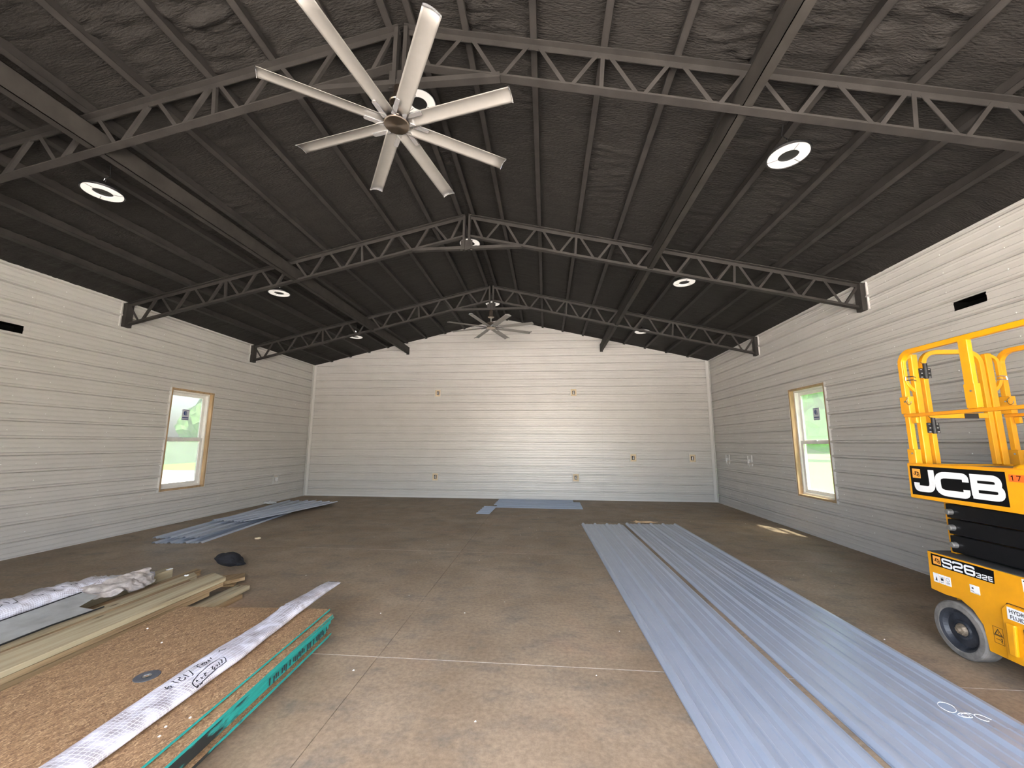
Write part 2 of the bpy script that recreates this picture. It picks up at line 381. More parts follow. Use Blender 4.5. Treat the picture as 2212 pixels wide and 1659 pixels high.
def arc(c, r, a0, a1, n=6):
    return [(c[0]+r*math.cos(math.radians(a0+(a1-a0)*i/n)), c[1]+r*math.sin(math.radians(a0+(a1-a0)*i/n))) for i in range(n+1)]
def rounded(pts, rads, closed=False, n=5):
    out = []; k = len(pts)
    for i, p in enumerate(pts):
        r = rads[i] if isinstance(rads, (list, tuple)) else rads
        if (not closed and i in (0, k-1)) or r <= 0: out.append(p); continue
        a = Vector(pts[i-1]); b = Vector(p); c = Vector(pts[(i+1) % k])
        u = (a-b); v = (c-b); rr = min(r, u.length*.5, v.length*.5); u = b+u.normalized()*rr; v = b+v.normalized()*rr
        for j in range(n+1):
            t = j/n; q = u*(1-t)**2+b*2*t*(1-t)+v*t*t; out.append(tuple(q))
    return out
def ribbon(pts, w, closed=False):
    """flat stroke along a 2D polyline -> verts, quads"""
    k = len(pts); vs = []; P2 = [Vector(p) for p in pts]
    for i in range(k):
        a = P2[(i-1) % k] if (closed or i > 0) else None; c = P2[(i+1) % k] if (closed or i < k-1) else None
        d1 = (P2[i]-a).normalized() if a is not None else None; d2 = (c-P2[i]).normalized() if c is not None else None
        if d1 is None: d1 = d2
        if d2 is None: d2 = d1
        n1 = Vector((-d1.y, d1.x)); n2 = Vector((-d2.y, d2.x)); nn = n1+n2
        nn = nn.normalized() if nn.length > 1e-4 else n1
        L_ = w/2/max(.4, nn.dot(n1)); vs += [P2[i]+nn*L_, P2[i]-nn*L_]
    fs = [(2*i, 2*i+1, 2*((i+1) % k)+1, 2*((i+1) % k)) for i in range(k if closed else k-1)]
    return vs, fs

# ------------------------------------------------------------------ ribbed sheet profile
def rib_points(k0, k1, z0, z1, h=.027, groove=0.0, bw=.024, tw=.012):
    """(position, height) list across the ribs numbered k0..k1 (pitch P), clipped to z0..z1"""
    pts = []
    for k in range(k0, k1+1):
        b = k*P
        if groove: pts += [(b-.0385, 0), (b-.038, -groove), (b-.0255, -groove), (b-.025, 0)]  # groove added below each rib to deepen its dark shade line
        pts += [(b-bw, 0), (b-tw, h), (b+tw, h), (b+bw, 0)]
        for q in (1/3, 2/3):
            e = b+P*q; pts += [(e-.013, 0), (e-.005, .006), (e+.005, .006), (e+.013, 0)]
    def hh(z):
        for (a, ha), (c, hc) in zip(pts, pts[1:]):
            if a <= z <= c: return ha+(hc-ha)*(z-a)/(c-a) if c > a else ha
        return 0
    return [(z0, hh(z0))]+[p for p in pts if z0+1e-4 < p[0] < z1-1e-4]+[(z1, hh(z1))], hh

def banded(mb, prof, hh, a0, a1, holes, put):
    zs = sorted(set([round(p[0], 5) for p in prof]+[round(z, 5) for hl in holes for z in hl[2:4] if prof[0][0] < z < prof[-1][0]]))
    H = dict((round(z, 5), h) for z, h in prof)
    for z0, z1 in zip(zs, zs[1:]):
        zm = (z0+z1)/2; cuts = [(a0, a1)]
        for (b0, b1, c0, c1) in holes:
            if c0 < zm < c1:
                cuts = [q for (p0, p1) in cuts for q in ((p0, min(p1, b0)), (max(p0, b1), p1)) if q[1]-q[0] > 1e-4]
        for p0, p1 in cuts:
            h0 = H.get(z0, hh(z0)); h1 = H.get(z1, hh(z1))
            n = len(mb.v); mb.v += [put(p0, z0, h0), put(p1, z0, h0), put(p1, z1, h1), put(p0, z1, h1)]
            mb.f.append((n, n+1, n+2, n+3)); mb.mi.append(0)

def merge(o, d=1e-4):
    bm = bmesh.new(); bm.from_mesh(o.data); bmesh.ops.remove_doubles(bm, verts=bm.verts, dist=d); bm.to_mesh(o.data); bm.free()

def clip_roof(o, dz):
    bm = bmesh.new(); bm.from_mesh(o.data)
    for s_ in (1, -1):
        n = Vector((SL*s_, 0, 1)).normalized()
        bmesh.ops.bisect_plane(bm, geom=bm.verts[:]+bm.edges[:]+bm.faces[:], plane_co=(0, 0, ZR+dz), plane_no=n, clear_outer=True)
    empty_ = len(bm.faces) == 0
    bm.to_mesh(o.data); bm.free()
    if empty_: bpy.data.objects.remove(o); return False
    return True

def make_wall(name, put, a0, a1, ztop, holes, splits=(), gable=False):
    rows = int(ztop/(4*P))+1
    wall = MB()
    for hgt in (-.030, -.17):
        banded(wall, [(0, hgt), (ztop, hgt)], lambda z, q=hgt: q, a0, a1, holes, put)
    w = wall.build(name, MT['skin'], fix=False); tag(w, kind='structure')
    if gable: clip_roof(w, .10)
    for r in range(rows):
        z0 = max(0.0, 4*r*P-.040); z1 = min(ztop, 4*(r+1)*P-.041)
        if z1-z0 < .02: continue
        prof, hh = rib_points(4*r, 4*r+4, z0, z1, groove=.024)
        segs = [a0]+[s_ for s_ in splits.get(r, ())]+[a1] if isinstance(splits, dict) else [a0, a1]
        for i, (s0, s1) in enumerate(zip(segs, segs[1:])):
            mb = MB(); lift = .0012*((r+i) % 2)
            banded(mb, prof, hh, s0+(.0025 if i else 0), s1, holes, lambda a, z, h, q=lift: put(a, z, h+q))
            if not mb.v: continue
            o = mb.build('wall_panel', MT['wall'], w, fix=False)
            if gable and not clip_roof(o, .03): continue
            merge(o)
    return w

# ------------------------------------------------------------------ floor
fb = MB().box(-6.3, 6.3, -.4, 12.1, -.25, -.012)
floor = tag(fb.build('floor', MT['jointd']), kind='structure')
XJ = [-6.28, -3.05, .02, 3.13, 6.28]; YJ = [-.38, 0.1, 3.18, 6.14, 9.15, 12.08]
for i in range(4):
    for j in range(5):
        MB().box(XJ[i]+.0022, XJ[i+1]-.0022, YJ[j]+.004, YJ[j+1]-.004, -.012, 0).build('concrete_slab', MT['concrete'], floor)
for y in YJ[1:-1]:
    MB().box(-6.1, 6.1, y-.0038, y+.0038, -.012, -.0012).build('joint_strip', MT['jointw'], floor)

# ------------------------------------------------------------------ walls
WIN = (7.165, 8.185, .655, 2.675)
VL = (4.49, 4.84, 3.106, 3.222); VR = (4.54, 4.89, 3.160, 3.272)
ZT = 4.10
wl = make_wall('wall_left', lambda a, z, h: (-HW+h, a, z), YN, D, ZT, [WIN, VL], {3: (4.91,)})
wr = make_wall('wall_right', lambda a, z, h: (HW-h, a, z), YN, D, ZT, [WIN, VR], {3: (4.96,)})
OUT = [(-2.019, 3.13), (2.137, 3.125), (3.816, 1.21), (5.474, 1.21), (2.159, .627), (-2.019, .603)]
wf = make_wall('wall_far', lambda a, z, h: (a, D-h, z), -HW, HW, 5.6,
               [(x-.10, x+.10, z-.12, z+.12) for x, z in OUT], {0: (2.95,), 1: (2.95,), 2: (2.95,)}, gable=True)
wn = MB(); DOOR = (-1.95, 4.55, -.1, 3.7)
for yy in (YN, YN-.15):
    banded(wn, [(0, 0), (5.6, 0)], lambda z: 0, -6.26, 6.26, [DOOR], lambda a, z, h, q=yy: (a, q, z))
for (x0, x1) in ((DOOR[0]-.001, DOOR[0]), (DOOR[1], DOOR[1]+.001)): wn.box(x0, x1, YN-.15, YN, 0, DOOR[3])
wn.box(DOOR[0], DOOR[1], YN-.15, YN, DOOR[3], DOOR[3]+.001)
wn = wn.build('wall_near', MT['wall'], fix=False); clip_roof(wn, .1); tag(wn, kind='structure')

# porch roof on two posts, unseen, added to cut skylight on the near floor
pr = empty('skyshade', (1.3, -1.9, 0), label='porch roof added unseen behind the viewer to shade the near floor', cat='skyshade')
MB().box(-6.2, 6.2, -1.55, 1.58, 3.85, 3.97).build('skyshade_roof', MT['skin'], pr)
for x in (-6.0, 6.0): MB().box(x-.08, x+.08, -1.5, -1.34, -.06, 3.85).build('skyshade_post', MT['trimw'], pr)

# corner, base, top and notch trims
tr = MB()
trim1 = empty('trim_1', kind='structure'); trim2 = empty('trim_2', kind='structure'); trim3 = empty('trim_3', kind='structure'); trim4 = empty('trim_4', kind='structure')
for s_, t_ in ((-1, trim1), (1, trim2)):
    x = s_*HW
    MB().box(min(x, x-s_*.105), max(x, x-s_*.105), D-.030, D-.020, 0, 4.07).build('corner_trim', MT['trimw'], t_, bevel=.002)
    MB().box(min(x-s_*.020, x-s_*.030), max(x-s_*.020, x-s_*.030), D-.105, D-.02, 0, 4.05).build('corner_trim', MT['trimw'], t_, bevel=.002)
    for yb in (6.134, 9.19, 3.064):
        for dy in (-.085, .075):
            MB().box(min(x, x-s_*.026), max(x, x-s_*.026), yb+dy-.005, yb+dy+.005, 3.60, 4.03).build('notch_trim', MT['trimw'], t_)
        MB().box(min(x, x-s_*.026), max(x, x-s_*.026), yb-.085, yb+.085, 3.575, 3.59).build('notch_trim', MT['trimw'], t_)
    MB().box(min(x, x-s_*.03), max(x, x-s_*.03), YN, D-.02, 4.022, 4.034).build('top_trim', MT['trimw'], t_)
    MB().box(min(x, x-s_*.024), max(x, x-s_*.024), YN, D-.02, 0, .012).build('base_trim', MT['trimw'], t_)
MB().box(-HW+.1, HW-.1, D-.03, D, 0, .035).build('base_trim', MT['trimw'], trim3)
for s_ in (-1, 1):
    mb = MB(); n = 1
    mb.bar((0, D-.012, ZR+.022), (s_*HW, D-.012, zroof(HW)+.022), .024, .012); mb.build('gable_trim', MT['trimw'], trim4)

# screws along the side walls: hundreds of pinheads, one mesh per wall
for s_, ys, w_, dz in ((-1, [3.5, 4.38, 4.865, 5.257, 6.128, 6.878, 7.66, 8.62, 9.5, 10.3, 11.1], wl, -.008), (1, [3.5, 4.3, 4.95, 5.73, 6.49, 7.0, 7.75, 8.6, 9.4, 10.2, 11.1], wr, -.008)):
    mb = MB()
    for y in ys:
        for k in range(1, 17):
            z = k*.2375+.098+random.uniform(-.006, .006); y_ = y+random.uniform(-.008, .008)
            if WIN[0]-.05 < y_ < WIN[1]+.05 and WIN[2] < z < WIN[3]: continue
            x = s_*(HW-.006)
            if abs(y-4.4) < .6 and 3.0 < z < 3.3: continue
            mb.add([(x, y_-.009, z), (x, y_, z-.009), (x, y_+.009, z), (x, y_, z+.009), (x-s_*.008, y_, z)], [(0, 1, 4), (1, 2, 4), (2, 3, 4), (3, 0, 4)])
    tag(mb.build('screws', MT['screw'], w_), kind='stuff')

# slots cut high in the side walls
for s_, V, lab in ((-1, VL, 'dark horizontal slot cut high in the left ribbed wall'), (1, VR, 'dark horizontal slot cut high in the right wall above the scissor lift')):
    o = empty('wall_slot', (s_*HW, (V[0]+V[1])/2, V[2]), label=lab, cat='wall opening')
    y0, y1, z0, z1 = V[0]-o.location.y, V[1]-o.location.y, 0, V[3]-V[2]
    mb = MB(); x0 = 0; x1 = s_*.165
    a, b = min(x0, x1), max(x0, x1)
    mb.box(a, b, y0-.004, y0, z0-.004, z1+.004); mb.box(a, b, y1, y1+.004, z0-.004, z1+.004)
    mb.box(a, b, y0, y1, z0-.004, z0); mb.box(a, b, y0, y1, z1, z1+.004)
    xx = s_*.16; mb.box(min(xx, xx+s_*.004), max(xx, xx+s_*.004), y0, y1, z0, z1)
    mb.build('cavity', MT['void'], o)
    mb = MB(); xa, xb = min(0, -s_*.022), max(0, -s_*.022)
    mb.box(xa, xb, y0-.008, y1+.008, z0-.006, z0-.0005); mb.box(xa, xb, y0-.008, y1+.008, z1+.0005, z1+.006)
    mb.build('edge_trim', MT['trimw'], o)

# ------------------------------------------------------------------ windows
def window(name, s_):
    w = empty(name, (s_*HW, 0, 0), kind='structure')
    X = lambda d: -s_*d            # d > 0 into the room
    def bx(d0, d1, y0, y1, z0, z1, nm, mt, par=w, bev=.002):
        a, b = sorted((X(d0), X(d1)))
        return MB().box(a, b, y0, y1, z0, z1).build(nm, mt, par, bevel=bev)
    y0, y1, z0, z1 = WIN
    t = .034
    for (a, b, c, d) in ((y0, y0+t, z0, z1), (y1-t, y1, z0, z1), (y0+t, y1-t, z0, z0+t), (y0+t, y1-t, z1-t, z1)):
        bx(-.075, .028, a, b, c, d, 'buck_board', MT['buck'])
    for (a, b, c, d) in ((y0-.012, y0, z0-.012, z1+.012), (y1, y1+.012, z0-.012, z1+.012), (y0, y1, z0-.012, z0), (y0, y1, z1, z1+.012)):
        bx(-.005, .031, a, b, c, d, 'edge_trim', MT['trimw'], bev=0)
    a0, a1, b0, b1 = y0+t, y1-t, z0+t, z1-t
    for (a, b, c, d) in ((a0, a0+.035, b0, b1), (a1-.035, a1, b0, b1), (a0+.035, a1-.035, b0, b0+.035), (a0+.035, a1-.035, b1-.035, b1)):
        bx(-.17, -.05, a, b, c, d, 'vinyl_frame', MT['vinyl'])
    zm = (z0+z1)/2-.01
    for nm, d0, d1, c0, c1 in (('upper_sash', -.145, -.115, zm-.02, b1-.035), ('lower_sash', -.110, -.080, b0+.035, zm+.03)):
        f = .062; mb = MB(); e0, e1 = sorted((X(d0), X(d1)))
        A0, A1 = a0+.035, a1-.035
        mb.box(e0, e1, A0, A0+f, c0, c1); mb.box(e0, e1, A1-f, A1, c0, c1); mb.box(e0, e1, A0+f, A1-f, c0, c0+f); mb.box(e0, e1, A0+f, A1-f, c1-f, c1)
        s = mb.build(nm, MT['vinyl'], w, bevel=.002)
        dm = X((d0+d1)/2)
        MB().box(dm-.002, dm+.002, A0+f, A1-f, c0+f, c1-f).build('pane', MT['glass'], s)
        if nm == 'upper_sash':
            ym = (y0+y1)/2-.01*s_; zc = c0+.53; q = X((d0+d1)/2+.004)
            st = MB().box(*sorted((q, q+X(.001))), ym-.085, ym+.085, zc-.11, zc+.11).build('sticker', mat('sticker_paper', (.62, .65, .72), .6), s)
            mb = MB(); q2 = q+X(.002)
            vs, fs = [], []
            lr = 1 if s_ < 0 else -1
            mb.add([(q2, ym-lr*(.008+.042*math.sin(PI*i/12)), zc+.035+.048*math.cos(PI*i/12)) for i in range(13)], [tuple(range(13))])
            mb.add([(q2, ym+lr*.0, zc-.013), (q2, ym+lr*.012, zc-.013), (q2, ym+lr*.012, zc+.075), (q2, ym+lr*.0, zc+.083)], [(0, 1, 2, 3)])
            mb.add([(q2, ym+lr*.018, zc-.013), (q2, ym+lr*.032, zc-.013), (q2, ym+lr*.028, zc+.04), (q2, ym+lr*.018, zc+.065)], [(0, 1, 2, 3)])
            mb.add([(q2, ym-.07, zc-.07), (q2, ym+.07, zc-.07), (q2, ym+.07, zc-.05), (q2, ym-.07, zc-.05)], [(0, 1, 2, 3)])
            mb.add([(q2, ym-.07, zc-.1), (q2, ym+.07, zc-.1), (q2, ym+.07, zc-.09), (q2, ym-.07, zc-.09)], [(0, 1, 2, 3)])
            mb.add([(q2, ym-.06, zc+.095), (q2, ym+.06, zc+.095), (q2, ym+.06, zc+.103), (q2, ym-.06, zc+.103)], [(0, 1, 2, 3)])
            mb.build('sticker_print', MT['blue'], s)
        else:
            bx(-.080, -.065, (y0+y1)/2-.04, (y0+y1)/2+.04, c1-.012, c1+.008, 'latch', MT['vinyl'], s)
    # outer reveal
    mb = MB()
    for (a, b, c, d) in ((y0-.01, y0, z0, z1), (y1, y1+.01, z0, z1), (y0, y1, z0-.01, z0), (y0, y1, z1, z1+.01)):
        e0, e1 = sorted((X(-.01), X(-.18))); mb.box(e0, e1, a, b, c, d)
    mb.build('reveal', MT['vinyl'], w)
window('window_1', -1); window('window_2', 1)

# ------------------------------------------------------------------ spray foam ceiling and purlins
_perm = np.random.RandomState(3).permutation(1024)
def perlin(x, y):
    xi = np.floor(x).astype(int); yi = np.floor(y).astype(int); xf = x-xi; yf = y-yi
    u = xf*xf*xf*(xf*(xf*6-15)+10); v = yf*yf*yf*(yf*(yf*6-15)+10)
    def g(ix, iy, dx, dy):
        h = _perm[(_perm[ix & 1023]+iy) & 1023]*(2*np.pi/1024); return np.cos(h)*dx+np.sin(h)*dy
    a = g(xi, yi, xf, yf); b = g(xi+1, yi, xf-1, yf); c = g(xi, yi+1, xf, yf-1); d = g(xi+1, yi+1, xf-1, yf-1)
    return (a*(1-u)+b*u)*(1-v)+(c*(1-u)+d*u)*v
def foam_height(x, y):
    wx = perlin(x*2.1+7, y*2.3)*.5; wy = perlin(x*2.0+30, y*1.9+11)*.10
    X_, Y_ = x+wx*.3, y+wy
    b1 = np.abs(perlin(X_*2.0, Y_*9.0)); b2 = np.abs(perlin(X_*4.2+50, Y_*18.0+9)); b3 = np.abs(perlin(X_*11+9, Y_*30+3))
    rough = np.clip(.45+1.5*perlin(x*.7+3.3, y*.55+1.7)+.55*np.clip((3.4-y)/3.4, 0, 1), .12, 1.25)
    rough = rough*np.interp(y, [0, 2.6, 3.4, 6.0, 6.6, 12], [1.15, 1.15, .62, .55, .32, .28])
    und = perlin(x*1.6, y*1.1)*.016
    return -(b1*.070+b2*.046+b3*.018)*rough-und
ceiling = MB()
for s_ in (1, -1):
    ceiling.add([(0, -.32, ZR+.24), (s_*6.3, -.32, ZR+.24-SL*6.3), (s_*6.3, 12.1, ZR+.24-SL*6.3), (0, 12.1, ZR+.24)], [(0, 1, 2, 3)])
ceiling = tag(ceiling.build('ceiling', MT['foam']), kind='structure')
EDG = [.11, .61, 1.22, 1.83, 2.44, 3.05, 3.66, 4.27, 4.88, 5.49, 6.10]
def foam_strip(x0, x1, key=0):
    nx = 22; y0, y1 = -.14, 11.905; ny = int((y1-y0)/.028)
    xs = np.linspace(x0, x1, nx+1); ys = np.linspace(y0, y1, ny+1)
    X_, Y_ = np.meshgrid(xs, ys); ax = np.abs(X_)
    h = foam_height(X_+key*13.7, Y_)
    e = np.minimum(np.abs(X_-x0), np.abs(X_-x1)); h = h-.020*np.exp(-(e/.03)**2)*(.5+1.0*np.abs(perlin(X_*3+20, Y_*8)))*(-1)
    base = ZR-SL*ax+.098
    wallf = np.clip((D-.005-Y_)/.22, 0, 1)*np.clip((HW+.02-ax)/.25, 0, 1); wallf = wallf*wallf*(3-2*wallf)
    Z = base+h*(.4+.6*wallf)-.070*(1-wallf)
    V = np.stack([X_, Y_, Z], -1).reshape(-1, 3)
    i = np.arange(ny)[:, None]*(nx+1)+np.arange(nx)[None, :]
    F = np.stack([i, i+1, i+nx+2, i+nx+1], -1).reshape(-1, 4)
    if x0 > x1: F = F[:, ::-1]
    F = F[:, ::-1]
    me = bpy.data.meshes.new('foam_strip'); me.vertices.add(len(V)); me.vertices.foreach_set('co', V.ravel())
    me.loops.add(F.size); me.loops.foreach_set('vertex_index', F.ravel())
    me.polygons.add(len(F)); me.polygons.foreach_set('loop_start', np.arange(0, F.size, 4))
    me.update(calc_edges=True); me.polygons.foreach_set('use_smooth', np.ones(len(F), bool)); me.materials.append(MT['foam'])
    o = bpy.data.objects.new('foam_strip', me); COL.objects.link(o); o.parent = ceiling
foam_strip(-.115, .115, 5)
for s_ in (1, -1):
    for k, (a, b) in enumerate(zip(EDG, EDG[1:])): foam_strip(s_*a, s_*b, k % 3)
ang = math.atan(SL)
for s_ in (1, -1):
    for k, xk in enumerate(EDG[:-1]):
        z = zroof(xk); upv = Vector((s_*SL, 0, 1)).normalized(); ax_ = Vector((1, 0, -s_*SL)).normalized()
        c = Vector((s_*xk, 0, z+.001)); mb = MB()
        def q(a, b, y): return c+ax_*a+upv*b+Vector((0, y, 0))
        side = -.029 if s_ > 0 else .029
        for (a0, a1, b0, b1) in ((-.031, .031, 0, .004), (side-.002, side+.002, 0, .16)):
            vs = [q(a, b, y) for y in (-.14, D-.02) for (a, b) in ((a0, b0), (a1, b0), (a1, b1), (a0, b1))]
            mb.add(vs, [(0, 1, 2, 3), (7, 6, 5, 4), (0, 4, 5, 1), (1, 5, 6, 2), (2, 6, 7, 3), (3, 7, 4, 0)])
        a0, a1 = (.027, .031) if s_ > 0 else (-.031, -.027)
        vs = [q(a, b, y) for y in (-.14, D-.02) for (a, b) in ((a0, 0), (a1, 0), (a1, .018), (a0, .018))]
        mb.add(vs, [(0, 1, 2, 3), (7, 6, 5, 4), (0, 4, 5, 1), (1, 5, 6, 2), (2, 6, 7, 3), (3, 7, 4, 0)])
        mb.build('purlin', MT['steel'], ceiling)

# ------------------------------------------------------------------ roof trusses
def truss(y, label, ridge_rod=True):
    o = empty('roof_truss', (0, y, 3.6), label=label, cat='roof truss', group='black steel trusses under the roof')
    S = MT['steel']; Z = lambda z: z-3.6
    dep = .40
    for s_ in (1, -1):
        up = Vector((s_*SL, 0, 1)).normalized()
        mb = MB()
        a = (s_*.03, 0, Z(ZR)-.005); b = (s_*HW, 0, Z(zroof(HW))-.005)
        mb.bar(a, b, .105, .010, up)
        mb.bar(Vector(a)-up*.030, Vector(b)-up*.030, .008, .055, up)
        mb.build('top_chord', S, o)
        mb = MB(); a = (s_*.03, 0, Z(ZR-dep)+.005); b = (s_*HW, 0, Z(zroof(HW)-dep)+.005)
        mb.bar(a, b, .075, .008, up); mb.bar(Vector(a)+up*.026, Vector(b)+up*.026, .008, .045, up)
        mb.build('bottom_chord', S, o)
        def web(x0, z0, x1, z1, nm='web_brace'):
            p0 = Vector((s_*x0, 0, Z(z0))); p1 = Vector((s_*x1, 0, Z(z1))); d = (p1-p0).normalized(); n = d.cross(Vector((0, 1, 0)))
            mb = MB()
            mb.bar(p0+Vector((0, -.006, 0)), p1+Vector((0, -.006, 0)), .034, .004, Vector((0, 1, 0)))
            mb.bar(p0+n*.017+Vector((0, .008, 0)), p1+n*.017+Vector((0, .008, 0)), .004, .03, Vector((0, 1, 0)))
            mb.build(nm, S, o)
        zt = lambda x: zroof(x)-.035; zb = lambda x: zroof(x)-dep+.03
        for k in range(10):
            xa = .61*k+(.11 if k == 0 else .055); xm = .61*(k+.5); xb = .61*(k+1)-(.055 if k < 9 else .075)
            web(xa, zt(xa), xm-.03, zb(xm)); web(xm+.03, zb(xm), xb, zt(xb))
        for k in (3, 7): web(.61*k-.005, zt(.61*k), .61*k-.03, zb(.61*k), 'vertical_strut')
        # end post against the side wall
        x0, x1 = sorted((s_*(HW-.018), s_*(HW-.085)))
        MB().box(x0, x1, -.06, .06, Z(zroof(HW)-dep-.02), Z(zroof(HW)-.005)).build('end_post', S, o)
    for x in (-.045, .045):
        MB().box(x-.018, x+.018, -.045, .045, Z(4.80), Z(ZR-.02)).build('king_post', S, o)
    MB().box(-.10, .10, -.012, -.004, Z(4.80), Z(4.98)).build('gusset_plate', S, o)
    mb = MB(); mb.box(-.92, .92, -.034, .034, Z(4.812), Z(4.82)); mb.box(-.92, .92, -.034, -.028, Z(4.82), Z(4.862)); mb.build('tie_bar', S, o)
    return o
truss(3.064, 'nearest roof truss, the one the near ceiling fan hangs from')
truss(6.134, 'middle roof truss, between the near fan and the far fan')
truss(9.186, 'farthest roof truss, the one the small far fan hangs from')

# long channel beams through the trusses
for s_, lab in ((-1, 'long black channel beam running through the trusses left of the ridge'), (1, 'long brownish black channel beam running through the trusses right of the ridge')):
    o = empty('channel_beam', (s_*2.975, -.1, 4.36), label=lab, cat='beam', group='long beams through the trusses')
    L_ = 11.86
    mb = MB(); side = .038 if s_ < 0 else -.038
    mb.box(side-.003, side+.003, 0, L_, 0, .20); mb.box(-.041, .041, 0, L_, 0, .006); mb.box(-.041, .041, 0, L_, .194, .20)
    mb.build('channel', MT['beam'], o)
    for yb in (3.064, 6.134, 9.186):
        MB().box(-.03, .03, yb+.1-.075, yb+.1-.069, .006, .194).build('bracket', MT['steel'], o)
    mb = MB(); mb.box(-.045, .045, L_-.006, L_+.0, -.03, .20); mb.build('end_plate', MT['steel'], o)

# ------------------------------------------------------------------ ceiling fans
def blade_mesh(ln=.955, w=.132):
    mb = MB(); ns = 10; rings = []
    for i in range(ns+1):
        r = .105+ln*i/ns; prof = []
        for j in range(9):
            t = j/8*2-1; yy = t*w/2; z = .018*(1-t*t)+yy*-.16
            prof.append((r, yy, z+.014))
        for j in range(8, -1, -1):
            t = j/8*2-1; yy = t*w/2; z = .018*(1-t*t)+yy*-.16
            prof.append((r, yy, z+.014+.004))
        rings.append(prof)
    k = len(rings[0])
    fs = [(i*k+j, i*k+(j+1) % k, (i+1)*k+(j+1) % k, (i+1)*k+j) for i in range(ns) for j in range(k)]
    fs += [tuple(range(k))[::-1], tuple(range(ns*k, (ns+1)*k))]
    mb.add([p for r in rings for p in r], fs); return mb
def fan(y, zh, a0, label, tie=4.80):
    o = empty('ceiling_fan', (0, y, zh), label=label, cat='ceiling fan', group='eight-blade ceiling fans')
    H_ = tie-zh; B = MT['bronze']
    MB().lathe([(.0, 0), (.105, .002), (.112, .008), (.112, .022), (.095, .028), (0, .028)], n=36).build('hub_plate', B, o, smooth=False)
    MB().lathe([(0, .028), (.088, .03), (.095, .04), (.095, .125), (.088, .135), (.03, .14), (0, .14)], n=32).build('motor', B, o)
    MB().lathe([(.014, .13), (.014, H_-.15)], n=12).build('downrod', MT['fan'], o)
    MB().lathe([(.012, H_-.19), (.072, H_-.185), (.078, H_-.178), (.078, H_-.165), (.045, H_-.16), (.045, H_-.02), (.03, H_)], n=28).build('canopy', B, o)
    bm_ = None
    for k in range(8):
        a = math.radians(a0+45*k)
        if bm_ is None:
            b = blade_mesh().build('blade', MT['fan'], o, smooth=True); bm_ = b.data
            mb = MB()
            mb.prism(rounded([(.10, -.072), (.275, -.068), (.275, -.030), (.10, -.030)], [0, .016, .016, 0], True, 4), .010, .020)
            cl = mb.build('blade_clip', MT['clip'], b, bevel=.002); cm = cl.data
            mb = MB(); mb.add([(1.060, t/8*.132-.066, .008+.018*(1-(t/4-1)**2)-(t/8*.132-.066)*.16) for t in range(9)]+[(1.060, t/8*.132-.066, .026+.018*(1-(t/4-1)**2)-(t/8*.132-.066)*.16) for t in range(9)],
                              [(t, t+1, t+10, t+9) for t in range(8)])
            mb.add([(1.066, t/8*.132-.066, .008+.018*(1-(t/4-1)**2)-(t/8*.132-.066)*.16) for t in range(9)]+[(1.066, t/8*.132-.066, .026+.018*(1-(t/4-1)**2)-(t/8*.132-.066)*.16) for t in range(9)],
                              [(t, t+1, t+10, t+9) for t in range(8)])
            mb.add([(x_, t/8*.132-.066, .008+.018*(1-(t/4-1)**2)-(t/8*.132-.066)*.16) for x_ in (1.06, 1.066) for t in range(9)], [(t, t+1, t+10, t+9) for t in range(8)])
            tp = mb.build('tip_cap', MT['clip'], b, fix=False); tm = tp.data
        else:
            b = bpy.data.objects.new('blade', bm_); COL.objects.link(b); b.parent = o
            for nm, dm in (('blade_clip', cm), ('tip_cap', tm)):
                c = bpy.data.objects.new(nm, dm); COL.objects.link(c); c.parent = b
        b.rotation_euler = (0, 0, a)
    return o
fan(3.045, 4.40, -57, 'large near ceiling fan with eight pale blades and a bronze hub disc')
fan(9.15, 4.345, 29, 'small far ceiling fan in front of the bright gable wall')

# ------------------------------------------------------------------ ring lights
def ring_light(x, y, z, label):
    tilt = 0
    o = empty('ring_light', (x, y, z), label=label, cat='ceiling light', group='round high-bay lights with a dark centre')
    MB().lathe([(.086, .012), (.086, 0), (.170, 0), (.170, .012)], n=40, caps=False).build('lens', MT['ring'], o)
    MB().lathe([(0, .014), (.083, .010), (.086, .013), (.176, .013), (.182, .0), (.186, .02), (.15, .055), (.07, .08), (0, .082)], n=40).build('housing', MT['black'], o)
    mb = MB()
    for k in range(3):
        a = k*2*PI/3+.5; p0 = Vector((.086*math.cos(a), .086*math.sin(a), -.001)); p1 = Vector((.17*math.cos(a), .17*math.sin(a), -.001))
        mb.bar(p0, p1, .004, .002)
    mb.build('lens_divider', MT['black'], o)
    MB().lathe([(.018, .08), (.018, .12), (.010, .13)], n=10).build('collar', MT['chrome'], o)
    zt = zroof(x)+.08-z
    mb = MB(); mb.tube([(0, 0, .125), (.012, 0, .15), (0, 0, .175), (-.012, 0, .15), (0, 0, .13)], .004, 6); mb.build('hook', MT['chrome'], o)
    mb = MB(); mb.tube([(0, 0, .17), (.02, .03, .21), (-.01, .05, .26), (0, .03, max(.3, zt))], .005, 6); mb.build('cord', MT['black'], o)
    return o
for (x, y, z, l) in ((-3.56, 3.614, 4.323, 'round light at the far left, just past the nearest truss'), (3.613, 3.599, 4.311, 'round light right of the ridge, just past the nearest truss'),
                     (0, 3.578, 5.128, 'round light on the ridge, behind the blades of the near fan'),
                     (-3.579, 6.576, 4.318, 'round light left of the ridge, just past the middle truss'), (3.648, 6.578, 4.302, 'round light right of the ridge, just past the middle truss'),
                     (0, 6.403, 5.058, 'round light on the ridge, behind the king post of the middle truss'),
                     (-3.6, 9.58, 4.31, 'round light left of the ridge, past the farthest truss'), (3.645, 9.55, 4.302, 'round light right of the ridge, past the farthest truss'),
                     (0, 9.4, 5.05, 'round light on the ridge, above the far fan behind the last truss')):
    ring_light(x, y, z, l)

